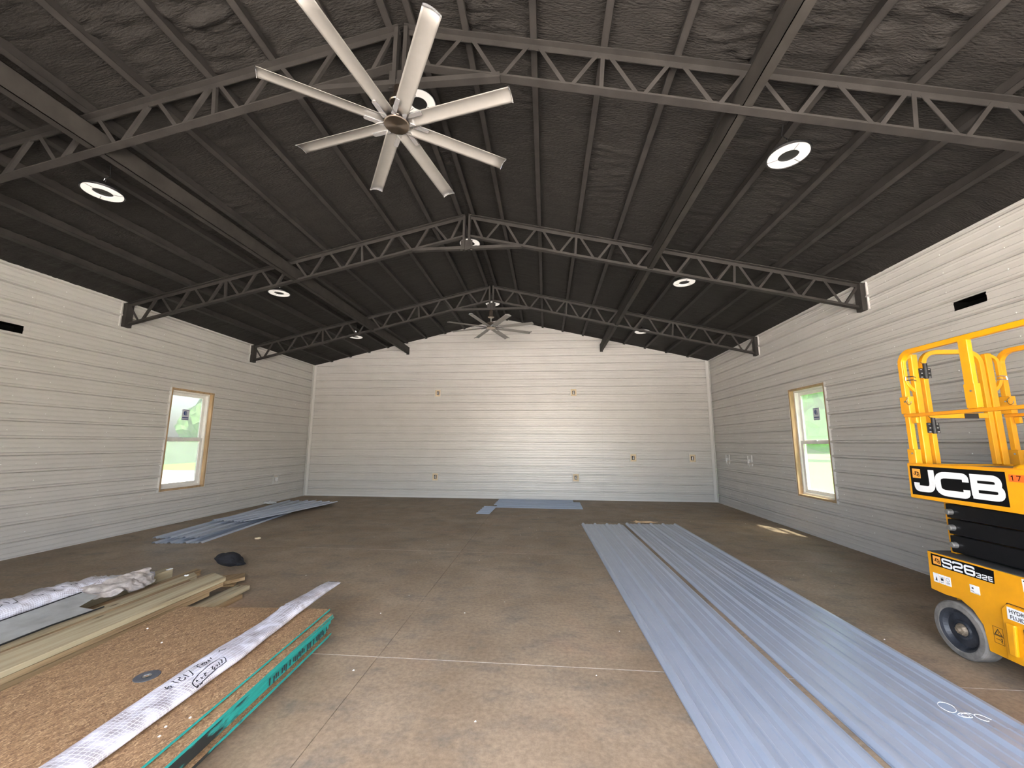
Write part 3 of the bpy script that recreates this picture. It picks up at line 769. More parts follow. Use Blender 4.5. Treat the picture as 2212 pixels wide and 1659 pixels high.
# ------------------------------------------------------------------ outlet openings
def outlet(loc, rz, label, dangling=False):
    o = empty('outlet_box', loc, rz, label=label, cat='outlet', group='unfinished outlet openings in the walls')
    w, h = .100, .120
    mb = MB()
    for (a, b, c, d) in ((-w-.006, -w+.016, -h-.006, h+.006), (w-.016, w+.006, -h-.006, h+.006), (-w+.016, w-.016, -h-.006, -h+.016), (-w+.016, w-.016, h-.016, h+.006)):
        mb.box(a, b, -.026, .006, c, d)
    mb.build('trim_ring', MT['trimw'], o, bevel=.002)
    MB().box(-w+.012, w-.012, .012, .024, -h+.012, h-.012).build('wood_blocking', MT['inset'], o)
    mb = MB(); mb.box(-.036, .036, .006, .014, -.056, .056); mb.build('box_opening', MT['black'], o)
    mb = MB()
    mb.tube([(.0, .004, -.045), (.012, -.004, -.02), (-.006, -.006, .01), (.008, -.002, .042)], .009, 6)
    mb.tube([(-.012, .004, -.03), (-.004, -.004, .0), (.014, -.002, .03)], .006, 6)
    mb.build('wires', MT['lwhite'], o)
    if dangling:
        mb = MB(); mb.box(-.03, .03, -.05, -.035, -.06, .03); mb.tube([(0, 0, .02), (.01, -.03, .0), (0, -.042, -.03)], .005, 6); mb.tube([(0, -.042, -.05), (.02, -.05, -.11), (.03, -.04, -.14)], .004, 6)
        mb.build('loose_receptacle', MT['lwhite'], o)
    return o
for (x, z), l, in zip(OUT, ('upper left outlet opening on the far wall', 'upper right outlet opening on the far wall', 'waist-high far wall outlet opening, left one of the pair near the right corner',
                            'outlet opening on the far wall closest to the right corner', 'low outlet opening right of centre on the far wall', 'low outlet opening left of centre on the far wall')):
    outlet((x, D, z), 0, l)
outlet((-HW, 10.518, .617), PI/2, 'low outlet opening on the left wall near the far corner', True)
outlet((HW, 11.085, 1.221), -PI/2, 'outlet opening on the right wall, the one closer to the far corner', True)
outlet((HW, 9.928, 1.233), -PI/2, 'outlet opening on the right wall, the one closer to the window', True)

# ------------------------------------------------------------------ loose metal panels on the floor
def metal_panel(label, ribs, length, loc, rz, lift=0.0, wav=0.0, group=None, edge_l=.034, edge_r=.034, mt='floorp'):
    """ribs along local +y, first rib at x=0"""
    z0, z1 = -edge_l, (ribs-1)*P+edge_r
    prof, hh = rib_points(0, ribs-1, z0, z1, .024, 0.0, .033, .013)
    ny = max(1, int(length/.25)) if wav else 1
    mb = MB(); k = len(prof)
    for j in range(ny+1):
        y = length*j/ny
        for a, h in prof:
            dz = 0
            if wav:
                dz = wav*max(0, math.sin(y*2.1+a*1.3)+.2*math.sin(y*5.3+1))*(.3+abs(a-z0)/(z1-z0))
            mb.v.append((a+(wav*.35*math.sin(y*3.7) if wav else 0), y, h+lift+dz))
    for j in range(ny):
        for i in range(k-1): mb.f.append((j*k+i, j*k+i+1, (j+1)*k+i+1, (j+1)*k+i)); mb.mi.append(0)
    o = mb.build('ribbed_sheet', MT[mt], fix=False)
    o.location = loc; o.rotation_euler = (0, 0, rz)
    s = o.modifiers.new('thickness', 'SOLIDIFY'); s.thickness = .0012; s.offset = 1
    return tag(o, label, 'metal sheet', group)
G = 'loose ribbed metal sheets lying on the floor'
a = math.atan2(.16, 6.05)
def long_panel(x, y, L_, rz, *args, **k): return metal_panel(args[0], args[1], L_, (x, y, .002), rz, group=G, **k)
# left pair (one stacked on another), running from y=8.4 toward the door
def run(label, x_far, y_far, L_, ribs, ang_, lift, **k):
    # local origin at the near end; far end at (x_far, y_far)
    return metal_panel(label, ribs, L_, (x_far+L_*math.sin(ang_), y_far-L_*math.cos(ang_), .002+lift), ang_, group=G, **k)
A1 = math.atan2(.16, 6.05); A2 = math.atan2(.14, 6.05)
run('long pale blue ribbed sheet beside the bare floor, on top of the left stack', 2.035, 8.40, 7.6, 4, A1, .0045, edge_r=.058)
run('bottom sheet of the left stack of long ribbed sheets, seen as a thin second edge', 2.035, 8.385, 7.6, 4, A1, .0, edge_r=.074, edge_l=.040)
run('long pale blue ribbed sheet nearer the scissor lift, on top of the right stack', 2.925, 8.52, 7.7, 5, A2, .0045, edge_r=.03)
run('bottom sheet of the right stack of long ribbed sheets, seen as a thin second edge', 2.925, 8.50, 7.7, 5, A2, .0, edge_r=.045, edge_l=.040)
run('short ribbed sheet lapped over the near end of the right stack, under the curled wire', 2.925+(8.52-2.735)*math.tan(A2), 2.735, 1.95, 5, A2, .009, edge_r=.028)
# loose panels by the left wall
G = 'loose ribbed metal sheets by the left wall'
def rect_run(label, p_near, p_far, ribs, lift, wav=0.0, **k):
    d = Vector(p_far)-Vector(p_near); L_ = d.length; an = math.atan2(-d.x, d.y)
    return metal_panel(label, ribs, L_, (p_near[0], p_near[1], .002+lift), an, group=G, wav=wav, **k)
rect_run('lowest loose sheet by the left wall, its near end closest to the camera', (-4.93, 6.09), (-5.30, 8.9), 4, 0)
rect_run('narrow bent sheet by the left wall, lapped over the lowest one', (-5.12, 6.28), (-5.66, 10.55), 4, .030, .005, edge_r=.02)
rect_run('upper loose sheet by the left wall, its right edge buckled', (-5.26, 7.60), (-4.86, 10.36), 4, .062, .010, edge_r=.03)
G = 'cut ribbed sheets in front of the far wall'
def cross(label, x0, x1, y0, ribs, lift, rz=0.0):
    return metal_panel(label, ribs, x1-x0, (x1, y0, .002+lift), PI/2+rz, group=G)
cross('wide cut sheet lying in front of the far wall', 0.02, 2.20, 10.28, 5, .0, -.012)
cross('upper cut sheet in front of the far wall, the one closer to it', -.05, 2.02, 10.50, 5, .026, -.012)
cross('small square offcut of ribbed sheet left of the wide cut sheets', -.31, 0.00, 9.36, 5, .0, -.03)

# ------------------------------------------------------------------ stack of strand boards with teal edges
names_ = ['top', 'second', 'third', 'fourth', 'fifth', 'sixth', 'seventh', 'eighth', 'ninth', 'tenth', 'bottom']
zs_ = []; z = .250
offs = [(0, 0), (.055, -.05), (.060, -.045), (.050, -.07), (.046, -.06), (.040, -.08), (.036, -.07), (.030, -.09), (.024, -.085), (.052, -.05), (.040, -.06)]
random.seed(11)
for i in range(11):
    th = .0165
    if i == 1: z -= .004
    if i == 9: z -= .004
    ox, oy = offs[i]
    p = [(-1.738+ox, 3.290+oy), (-.484+ox, 3.366+oy), (-.484+.1175+ox, .93+oy), (-1.738+.1175+ox, .87+oy)]
    if i == 1: p[2] = (p[2][0]+.035, p[2][1])
    mb = MB(); mb.prism(p, z-th+.0032, z)
    mb.mi = [0, 0]+[1]*4
    o = mb.build('strand_board', [MT['osb'], MT['teal']])
    tag(o, {0: 'top strand board of the stack, under the wrapped bundle and the cutting disc', 10: 'bottom teal-edged board of the stack beside the bare floor'}.get(i, '%s teal-edged strand board from the top of the stack' % names_[i]), 'board', 'strand boards stacked on the floor')
    z -= th
zb_ = z
for k, (yy, l) in enumerate(((2.95, 'hidden wood block under the far end of the board stack'), (1.35, 'hidden wood block under the near end of the board stack'))):
    tag(MB().box(-1.6, -.55, yy-.045, yy+.045, 0, zb_+.0).build('support_block', MT['lumber2']), l, 'wood block')
# black stencil printed along the teal edges
st = MB(); random.seed(5)
for k in range(34):
    y = 2.52+k*.021; xs = -.484+.048+.1175*(3.30-y)/2.37
    zc = .158+random.uniform(-.006, .006)
    if random.random() < .85:
        st.box(xs+.0078, xs+.0088, y, y+.012, zc-.012-random.random()*.01, zc+.010+random.random()*.012)
tag(st.build('edge_stencil', MT['ink'], [x for x in bpy.data.objects if x.name.startswith('strand_board.005')][0]), kind='stuff')

# cutting disc
o = empty('cutting_disc', (-1.030, 2.350, .2505), label='dark round cutting disc with a metal centre, on the top board', cat='cutting disc')
MB().lathe([(.012, 0), (.062, 0), (.063, .0015), (.062, .003), (.024, .003), (.020, .001), (.012, .001), (.012, 0)], n=36, caps=False).build('abrasive_wheel', MT['disc'], o)
MB().lathe([(.0095, .0), (.021, .001), (.022, .0035), (.012, .004), (.0095, .004), (.0095, 0)], n=24, caps=False).build('arbor_ring', MT['chrome'], o)

# ------------------------------------------------------------------ plastic-wrapped bundle on the boards
def pn(x, y): return float(perlin(np.array([x]), np.array([y]))[0])
def bundle(name, pts, wid, hgt, label, twist=None, base=None, ns=120, nt=20, wr=.010, tail=None):
    """pts: centre line (x,y,zbottom)"""
    mb = MB(); C = [Vector(p) for p in pts]; k = len(C)-1; rings = []; uvs = []
    def at(t):
        q = t*k; i = min(int(q), k-1); f = q-i; return C[i].lerp(C[i+1], f), (C[i+1]-C[i]).normalized()
    Lt = sum((C[i+1]-C[i]).length for i in range(k))
    for i in range(ns+1):
        t = i/ns; c, d = at(t); n = Vector((d.y, -d.x, 0)).normalized()
        w = wid(t); h = hgt(t); s = t*Lt
        for j in range(nt):
            a = 2*PI*j/nt
            ca, sa = math.cos(a), math.sin(a)
            w_ = w*(1+.09*pn(s*3.1+4, 2.2*ca)); bump = wr*(pn(s*6+20, ca*2.5+3)+.6*pn(s*17, ca*5+7))+(.05*math.exp(-((s-.66)/.13)**2)*abs(pn(s*19, ca*3+1))+.012*math.exp(-((s-.66)/.16)**2)) if sa > 0 else 0
            zz = h*.5*(1+math.copysign(abs(sa)**.75, sa)) + bump*(abs(sa)**.5)
            p = c+n*(w_*math.copysign(abs(ca)**.85, ca))+Vector((0, 0, max(.0005, zz)))
            mb.v.append(tuple(p)); uvs.append((s, a/(2*PI)*w*4.5))
    fs = [(i*nt+j, i*nt+(j+1) % nt, (i+1)*nt+(j+1) % nt, (i+1)*nt+j) for i in range(ns) for j in range(nt)]
    fs += [tuple(range(nt))[::-1], tuple(range(ns*nt, (ns+1)*nt))]
    mb.f = fs; mb.mi = [0]*len(fs)
    o = mb.build(name, MT['plastic'], smooth=True)
    uv = o.data.uv_layers.new(name='uv')
    for l in o.data.loops: uv.data[l.index].uv = uvs[l.vertex_index]
    return tag(o, label, 'wrapped bundle')
r2 = bundle('wrapped_bundle', [(-.765, 3.93, .2515), (-.728, 2.95, .2515), (-.700, 2.2, .2515), (-.660, 1.1, .2515)],
            lambda t: .072+.034*min(1, t*1.9)-.006*math.sin(t*9), lambda t: .020+.034*min(1, t*6)+.004*math.sin(t*14),
            'long flat bundle in white reinforced plastic with black marker writing, lying on the boards')
# marker strokes follow the top of the bundle
dg = bpy.context.evaluated_depsgraph_get()
from mathutils.bvhtree import BVHTree
bv = BVHTree.FromPolygons([v.co[:] for v in r2.data.vertices], [p.vertices[:] for p in r2.data.polygons])
PEN = [[(-0.745,2.173),(-0.726,2.163),(-0.712,2.159),(-0.701,2.165),(-0.701,2.181)],
 [(-0.717,2.164),(-0.727,2.179),(-0.719,2.183),(-0.705,2.173)],
 [(-0.756,2.220),(-0.729,2.214),(-0.699,2.213)],
 [(-0.756,2.234),(-0.750,2.252),(-0.731,2.251),(-0.724,2.235),(-0.703,2.231),(-0.697,2.246),(-0.712,2.262)],
 [(-0.743,2.280),(-0.723,2.276),(-0.697,2.272)],
 [(-0.761,2.320),(-0.748,2.322),(-0.722,2.308),(-0.694,2.294),(-0.687,2.281)],
 [(-0.766,2.373),(-0.752,2.379),(-0.760,2.397)],
 [(-0.746,2.374),(-0.731,2.362),(-0.702,2.355)],
 [(-0.735,2.394),(-0.724,2.400),(-0.733,2.414),(-0.742,2.408),(-0.727,2.386),(-0.708,2.383),(-0.707,2.397)],
 [(-0.734,2.424),(-0.712,2.406)],
 [(-0.746,2.447),(-0.711,2.431)],
 [(-0.720,2.425),(-0.731,2.443)],
 [(-0.747,2.467),(-0.717,2.450)],
 [(-0.740,2.525),(-0.749,2.540),(-0.743,2.543),(-0.734,2.547),(-0.727,2.553),(-0.727,2.567)],
 [(-0.633,2.224),(-0.612,2.213),(-0.592,2.213),(-0.589,2.228),(-0.603,2.259),(-0.610,2.306),(-0.616,2.359),(-0.620,2.415),(-0.622,2.444),(-0.646,2.467),(-0.666,2.475),(-0.676,2.459),(-0.681,2.400),(-0.668,2.309),(-0.649,2.255),(-0.633,2.224)],
 [(-0.640,2.254),(-0.620,2.249)],
 [(-0.624,2.241),(-0.632,2.257)],
 [(-0.633,2.278),(-0.622,2.275),(-0.627,2.283)],
 [(-0.649,2.315),(-0.644,2.325),(-0.640,2.312),(-0.621,2.300)],
 [(-0.653,2.367),(-0.651,2.379),(-0.638,2.362),(-0.623,2.361),(-0.639,2.380)],
 [(-0.647,2.393),(-0.644,2.403),(-0.630,2.390)],
 [(-0.652,2.422),(-0.632,2.409)],
 [(-0.666,2.445),(-0.646,2.442)],
 [(-0.657,2.451),(-0.631,2.424)]]
def pen_on(bvh, strokes, w, parent, nm='marker_writing'):
    mb = MB()
    for s in strokes:
        d = []
        for (a_, b_) in zip(s, s[1:]):
            L_ = (Vector(b_)-Vector(a_)).length; n = max(1, int(L_/.006))
            d += [tuple(Vector(a_).lerp(Vector(b_), i/n)) for i in range(n)]
        d.append(s[-1]); vs, fs = ribbon(d, w); V3 = []
        for v in vs:
            h = bvh.ray_cast(Vector((v.x, v.y, 2)), Vector((0, 0, -1)))
            V3.append((v.x, v.y, (h[0].z if h[0] else .30)+.0012))
        mb.add(V3, fs)
    return mb.build(nm, MT['ink'], parent, fix=False)
pen_on(bv, PEN, .0052, r2)

# ------------------------------------------------------------------ lumber and trim left of the boards
GL = 'loose lumber left of the board stack'
def plank(poly, z0, z1, mt, label, nm='lumber_board'):
    return tag(MB().prism(poly, z0, z1).build(nm, MT[mt], bevel=.003), label, 'lumber', GL)
plank([(-2.196, 4.132), (-1.947, 4.005), (-1.925, 1.66), (-2.235, 1.66)], .212, .250, 'lumber', 'wide pale pine board on top of the lumber pile next to the strand boards')
plank([(-2.10, 4.06), (-1.952, 3.985), (-1.932, 1.60), (-2.085, 1.60)], .170, .208, 'lumber2', 'darker pine board directly under the wide top board')
plank([(-2.10, 3.90), (-1.965, 3.84), (-1.945, 1.62), (-2.085, 1.60)], .128, .166, 'lumber2', 'third pine board down in the lumber pile, set back from the edge')
plank([(-2.26, 4.02), (-2.125, 3.99), (-2.11, 1.6), (-2.25, 1.6)], .128, .208, 'lumber2', 'doubled pine board hidden under the left half of the wide top board')
plank([(-2.592, 4.329), (-2.467, 4.235), (-2.44, 1.7), (-2.58, 1.7)], .142, .180, 'lumber', 'narrow pale board left of the wide top board, second longest')
plank([(-2.455, 4.115), (-2.325, 4.05), (-2.30, 1.7), (-2.430, 1.7)], .140, .178, 'lumber2', 'orange grained board pressed against the left side of the wide top board')
plank([(-3.02, 4.83), (-2.91, 4.78), (-2.86, 2.3), (-2.98, 2.3)], .0, .060, 'lumber2', 'weathered brown board on the floor reaching farthest toward the black bag')
plank([(-2.84, 4.45), (-2.64, 4.38), (-2.60, 1.9), (-2.80, 1.9)], .0, .100, 'lumber2', 'thick brown board lying on the floor under the narrow pale board')
plank([(-3.29, 4.68), (-3.175, 4.67), (-3.07, 2.3), (-3.20, 2.3)], .0, .100, 'lumber', 'pale board sticking out from under the wrapped plastic')
plank([(-2.027, 4.258), (-1.879, 4.273), (-1.862, 3.05), (-2.01, 3.05)], .045, .085, 'lumber', 'short pale board poking out between the lumber pile and the strand boards, upper one')
plank([(-1.99, 4.13), (-1.85, 4.14), (-1.842, 3.10), (-1.985, 3.10)], .0, .043, 'lumber2', 'short orange board poking out under the short pale one')
plank([(-2.52, 4.62), (-2.305, 4.745), (-2.195, 4.600), (-2.335, 4.40)], .02, .055, 'lumber2', 'stubby board end sticking out behind the lumber pile')
plank([(-2.48, 4.50), (-2.25, 4.55), (-2.2, 4.45), (-2.42, 4.40)], .0, .019, 'lumber2', 'flat scrap under the stubby board end', )
for (x0, x1, yy, zt, l) in ((-2.3, -2.02, 3.5, .127, 'cross block under the far part of the lumber pile'), (-2.3, -1.9, 2.0, .127, 'cross block under the near part of the lumber pile')):
    tag(MB().box(x0, x1, yy-.045, yy+.045, 0, zt).build('support_block', MT['lumber2']), l, 'wood block')
for (x0, x1, yy, zt, l) in ((-2.60, -2.31, 3.6, .139, 'cross block under the far part of the two narrow boards'), (-2.60, -2.31, 2.1, .139, 'cross block under the near part of the two narrow boards')):
    tag(MB().box(x0, x1, yy-.045, yy+.045, .1015 if x0 < -2.6 else 0, zt).build('support_block', MT['lumber2']), l, 'wood block')
# white tag on the far end of the pale board
tag(MB().box(-3.20, -3.165, 4.60, 4.66, .101, .106).build('paper_scrap', MT['lwhite']), 'small white scrap on the end of the pale board under the plastic', 'scrap')
# grey metal trough with a mitred end
tr_ = []
for y, xs in ((1.9, (-2.86, -2.66, -2.47)), (3.0, (-2.985, -2.76, -2.545)), (3.30, (-3.01, -2.775, -2.53)), (3.44, (-3.03, -2.795, -2.56)), (3.60, (-3.045, -2.87, -2.86))):
    tr_.append([(xs[0], y, .205), (xs[1], y, .186), (xs[2] if y < 3.4 else xs[1]+.06, y if y < 3.4 else y-.10, .190)])
mb = MB()
for r in tr_: mb.v += r
for i in range(len(tr_)-1):
    for j in range(2): mb.f.append((i*3+j, i*3+j+1, (i+1)*3+j+1, (i+1)*3+j)); mb.mi.append(0)
o = mb.build('metal_trough', MT['trough'], fix=False); sm = o.modifiers.new('thickness', 'SOLIDIFY'); sm.thickness = .002
tag(o, 'grey metal trough with a pointed end, on the lumber beside the wrapped plastic', 'metal trim')
mb = MB(); mb.tube([r[0] for r in tr_], .007, 6); mb.build('dark_hem', MT['black'], o)
mb = MB(); mb.tube([r[2] for r in tr_[:3]]+[(-2.52, 3.36, .192)], .006, 6); mb.build('dark_hem', MT['black'], o)

r1 = bundle('wrapped_bundle', [(-3.12, 4.35, .105), (-3.20, 3.9, .105), (-3.235, 3.4, .105), (-3.225, 2.8, .105), (-3.19, 1.9, .105)],
            lambda t: .06+.085*min(1, t*2.2), lambda t: .06+.11*min(1, t*2.5), 'puffy plastic-wrapped bundle at the left edge with a torn end, above the grey trough', wr=.03)
bv1 = BVHTree.FromPolygons([v.co[:] for v in r1.data.vertices], [p.vertices[:] for p in r1.data.polygons])
PEN1 = [[(-3.22, 3.05), (-3.14, 3.06)], [(-3.22, 3.09), (-3.16, 3.12), (-3.14, 3.08)], [(-3.22, 3.16), (-3.15, 3.17), (-3.15, 3.21), (-3.22, 3.22)],
        [(-3.21, 3.34), (-3.14, 3.34), (-3.14, 3.38)], [(-3.21, 3.44), (-3.14, 3.46), (-3.2, 3.49)], [(-3.2, 3.55), (-3.14, 3.56), (-3.16, 3.60), (-3.2, 3.6)], [(-3.2, 3.64), (-3.14, 3.66)]]
pen_on(bv1, PEN1, .006, r1)
# torn flap hanging from it
fl = MB(); nx, ny = 44, 20
for i in range(nx+1):
    for j in range(ny+1):
        t = i/nx; s = j/ny
        x = -3.10+.17*s*(.55+.8*math.sin(t*3.0))+.05*pn(t*5, s*4); y = 3.62+.66*t+.05*s*(1-t)+.04*pn(t*4+3, s*6)
        z = .232-.11*s+.040*pn(t*8, s*3+3)*(.3+s)+.014*abs(pn(t*19, s*8))-.03*t*s
        fl.v.append((x, y, max(.106, z)))
for i in range(nx):
    for j in range(ny): fl.f.append((i*(ny+1)+j, i*(ny+1)+j+1, (i+1)*(ny+1)+j+1, (i+1)*(ny+1)+j)); fl.mi.append(0)
f_ = fl.build('torn_flap', mat('thin_torn_film', (.40, .355, .325), .25, var=.35, vscale=14, bump=.5, bscale=30), r1, smooth=True, fix=False)

# ------------------------------------------------------------------ black bag
bm = bmesh.new(); bmesh.ops.create_icosphere(bm, subdivisions=4, radius=1)
for v in bm.verts:
    x, y, z = v.co; n = pn(x*1.7+5, z*1.7+y*1.3)*.35+pn(x*4+1, y*4+z*3)*.14
    X_ = x*(.19+.03*n); top = .175-.08*max(0, (x-.2))/.8
    if x > .55: top *= .62
    v.co = (X_*1.0+(.02 if z < 0 else 0), y*.12*(1+n)*(1-.35*max(0, x)), max(0, (z*.5+.5))**.8*top*(1+.5*n))
me = bpy.data.meshes.new('black_bag'); bm.to_mesh(me); bm.free(); me.materials.append(MT['blackcloth'])
for p in me.polygons: p.use_smooth = True
o = bpy.data.objects.new('black_bag', me); COL.objects.link(o); o.location = (-2.83, 5.13, .0); o.rotation_euler = (0, 0, .10)
tag(o, 'crumpled black bag on the bare floor behind the lumber', 'bag')

# ------------------------------------------------------------------ small litter
def crumple(name, loc, sx, sy, sz, mt, label, cat, seed=0):
    bm = bmesh.new(); bmesh.ops.create_icosphere(bm, subdivisions=3, radius=1)
    for v in bm.verts:
        x, y, z = v.co; n = 1+.5*pn(x*2.3+seed, y*2.1+z*2+seed)+.3*pn(x*6+seed, z*6+y*5)
        v.co = (x*sx*n, y*sy*n, (z*.5+.5)*sz*n)
    me = bpy.data.meshes.new(name); bm.to_mesh(me); bm.free(); me.materials.append(MT[mt])
    o = bpy.data.objects.new(name, me); COL.objects.link(o); o.location = loc; return tag(o, label, cat)
crumple('crumpled_film', (-5.92, 10.15, 0), .16, .09, .07, 'clear', 'crumpled clear film at the foot of the left wall by the far corner', 'film', 3)
crumple('paper_strip', (3.32, 8.71, 0), .24, .035, .028, 'tan', 'tan paper strip beyond the end of the long sheets', 'paper', 8)
crumple('tan_lump', (3.14, 8.66, 0), .030, .05, .05, 'tan', 'small pale lump left of the tan paper strip', 'scrap', 12)
crumple('foam_scrap', (-3.52, 6.55, 0), .05, .04, .03, 'inset', 'pinkish foam scrap on the floor right of the loose sheets', 'scrap', 15)
crumple('foam_scrap', (-2.56, 4.20, .180), .02, .02, .012, 'lwhite', 'tiny white foam crumb on the far end of the narrow pale board', 'scrap', 17)
def coil(loc, R_, turns, label, seed):
    mb = MB(); pts = []
    for i in range(turns*14+1):
        a = 2*PI*i/14; rr = R_*(1+.12*math.sin(a*.37+seed)); pts.append((rr*math.cos(a)+.02*math.sin(a*.21+seed), rr*math.sin(a), .002+.012*abs(math.sin(a*.5+seed))+.001*i/14))
    mb.tube(pts, .0017, 5); o = mb.build('wire_curl', MT['lwhite'], smooth=True); o.location = loc; return tag(o, label, 'wire curl', 'curled white strips on the right sheets')
coil((3.69, 2.87, .034), .038, 1, 'left curl of the white wire curls on the right sheets', 1)
coil((3.745, 2.80, .034), .028, 2, 'middle tangle of the white wire curls on the right sheets', 2)
coil((3.825, 2.785, .034), .036, 1, 'right curl of the white wire curls, apart from the other two', 3)
random.seed(21); mb = MB()
for k in range(150):
    x = random.uniform(-5.5, 5.4); y = random.uniform(1.9, 11.3); s = random.uniform(.003, .009)
    if -3.4 < x < -.3 and y < 4.8: continue
    if x < -3.9 and y > 5.9: continue
    if x < -2.4 or (y > 9.2 and -.5 < x < 2.5): continue
    if 2.9 < x < 3.8 and 8.4 < y < 9: continue
    if 1.95 < x < 4.0 and y < 8.6: continue
    if x > 4.3 and y < 4: continue
    mb.add([(x-s, y-s*.6, .0005), (x+s*.8, y-s*.5, .0005), (x+s*.5, y+s, .0005), (x, y, s*.8)], [(0, 1, 3), (1, 2, 3), (2, 0, 3)])
tag(mb.build('floor_debris', MT['chip']), 'scattered tiny white chips on the concrete floor', 'debris', kind='stuff')
mb = MB()
for (x, y) in ((-1.32, 2.72), (-.86, 3.15), (-.47, 2.05), (-.53, 1.98), (-.50, 1.92), (-1.62, 2.9)):
    s = .006; mb.add([(x-s, y-s, .2505), (x+s, y-s, .2505), (x+s*.5, y+s, .2505), (x, y, .2505+s)], [(0, 1, 3), (1, 2, 3), (2, 0, 3)])
tag(mb.build('board_crumbs', MT['chip']), 'white crumbs on the top strand board', 'debris', kind='stuff')

# ------------------------------------------------------------------ scissor lift
XL = 4.47
lift = empty('scissor_lift', (0, 0, 0), label='yellow electric scissor lift with black folded arms, parked by the right wall', cat='scissor lift')
Y = MT['yellow']; YE = 1.42      # near end of the machine, outside the picture
def part(mb, nm, mt, par=lift, **k): return mb.build(nm, mt if not isinstance(mt, str) else MT[mt], par, **k)
# chassis side skirts (near side and far side)
side = [(3.762, .738), (3.772, .440), (3.657, .432), (3.540, .440), (3.455, .395), (3.395, .315), (3.378, .150), (1.85, .150), (1.83, .315), (1.77, .395), (1.68, .44), (1.45, .44), (1.42, .738)]
part(MB().slab(side, XL, XL+.05), 'chassis_skirt', Y, bevel=.004)
part(MB().slab(side, XL+.76, XL+.81), 'chassis_skirt', Y, bevel=.004)
part(MB().box(XL+.05, XL+.76, YE+.02, 3.75, .46, .70), 'chassis_tray', Y)
part(MB().box(XL+.004, XL+.806, YE+.0, 3.760, .738, .744), 'chassis_top', mat('dusty_black', (.05, .048, .045), .7, var=.3, vscale=12))
part(MB().box(XL+.12, XL+.30, 3.63, 3.70, .38, .46), 'axle_bracket', Y)
# wheels
def wheel(y, x0, sgn, nm='wheel'):
    w = empty(nm, (x0, y, .203)); w.parent = lift
    prof = [(.150, 0), (.158, -.002), (.190, 0), (.201, .010), (.203, .022), (.203, .110), (.198, .125), (.16, .130), (.0, .130)]
    MB().lathe([(r, h*sgn) for r, h in prof], axis='x', n=40, caps=False).build('tyre', MT['tyre'], w, smooth=False)
    MB().lathe([(r, h*sgn) for r, h in ((0, .028), (.05, .028), (.055, .020), (.064, .020), (.070, .032), (.115, .036), (.135, .012), (.152, .003), (.155, .02))], axis='x', n=40, caps=False).build('wheel_disc', MT['rim'], w)
    MB().lathe([(r, h*sgn) for r, h in ((0, -.012), (.014, -.012), (.017, .002), (.030, .006), (.036, .012), (.045, .028))], axis='x', n=16).build('wheel_hub', MT['hub'], w)
    mb = MB()
    for k in range(6):
        a = k*PI/3; mb.lathe([(.0, .004*sgn), (.006, .006*sgn), (.006, .03*sgn)], (0, .030*math.cos(a), .030*math.sin(a)), 'x', 6)
    mb.build('wheel_bolts', MT['hub'], w)
for (y, x0, sg) in ((3.585, XL-.005, 1), (1.66, XL-.005, 1), (3.585, XL+.815, -1), (1.66, XL+.815, -1)): wheel(y, x0, sg)
# skirt label
def plate(poly, nm, mt, dx=.0015, par=lift, x=XL): 
    return part(MB().slab(poly, x-dx, x+.0005), nm, mt, par)
def letters(par, strokes, w, x, mt, nm='letters', y0=0, z0=0, sy=1, sz=1, slant=0, closed=()):
    """strokes in a unit frame, u to the right (towards -y), v up"""
    mb = MB()
    for i, s in enumerate(strokes):
        pts = [(u*sy, v*sz) for u, v in s]
        cl = len(s) > 2 and s[0] == s[-1]
        if cl: pts = pts[:-1]
        vs, fs = ribbon(pts, w, cl)
        mb.add([(x-.00025*i, y0-v.x-slant*v.y, z0+v.y) for v in vs], fs)
    return mb.build(nm, mt, par, fix=False)
R = rounded
J_ = [R([(0, .30), (0, 0), (1, 0), (1, 1)], [0, .34, .34, 0])]
C_ = [R([(1, .70), (1, 1), (0, 1), (0, 0), (1, 0), (1, .30)], [0, .30, .34, .34, .30, 0])]
B_ = [R([(0, 0), (0, 1), (.93, 1), (.93, .52), (0, .52)], [0, 0, .24, .2, 0]), R([(0, .50), (1, .50), (1, 0), (0, 0)], [0, .22, .26, 0]), [(.03, -.16), (.03, 1.16)]]
S_ = [R([(1, .78), (1, 1), (0, 1), (0, .53), (1, .53), (1, 0), (0, 0), (0, .22)], [0, .2, .2, .2, .2, .2, .2, 0])]
N2 = [R([(0, .78), (0, 1), (1, 1), (1, .52), (0, .40), (0, 0)], [0, .2, .2, .2, .2, 0]), [(0, 0), (1, 0)]]
N6 = [R([(1, .80), (1, 1), (0, 1), (0, 0), (1, 0), (1, .50)], [0, .2, .22, .22, .22, 0]), [(1.12, .52), (0, .52)]]
N3 = [R([(0, .8), (0, 1), (1, 1), (1, .52), (.25, .52)], [0, .2, .22, .15, 0]), R([(.25, .52), (1, .52), (1, 0), (0, 0), (0, .2)], [0, .15, .22, .2, 0])]
E_ = [[(1, 1), (0, 1), (0, 0), (1, 0)], [(0, .5), (.92, .5)]]
def logo(par, yc, zc, s):
    p = part(MB().slab([(yc+s/2, zc-s/2), (yc+s/2, zc+s/2), (yc-s/2, zc+s/2), (yc-s/2, zc-s/2)], XL-.0022, XL-.001), 'emblem', 'lorange', par)
    return p
def logo_letters(par, yc, zc, s):
    h = s*.26
    for k, (st_, dy, dz) in enumerate(((J_, .30, .10), (C_, .08, .00), (B_, -.14, -.10))):
        mb = MB()
        for q in st_:
            vs, fs = ribbon([(u*s*.17, v*h*1.5) for u, v in q], s*.06)
            mb.add([(XL-.0024, yc+dy*s-v.x-.25*v.y, zc-h*.75+dz*s*.6+v.y-.35*v.x) for v in vs], fs)
        mb.build('emblem_letters', MT['lblack'], par, fix=False)
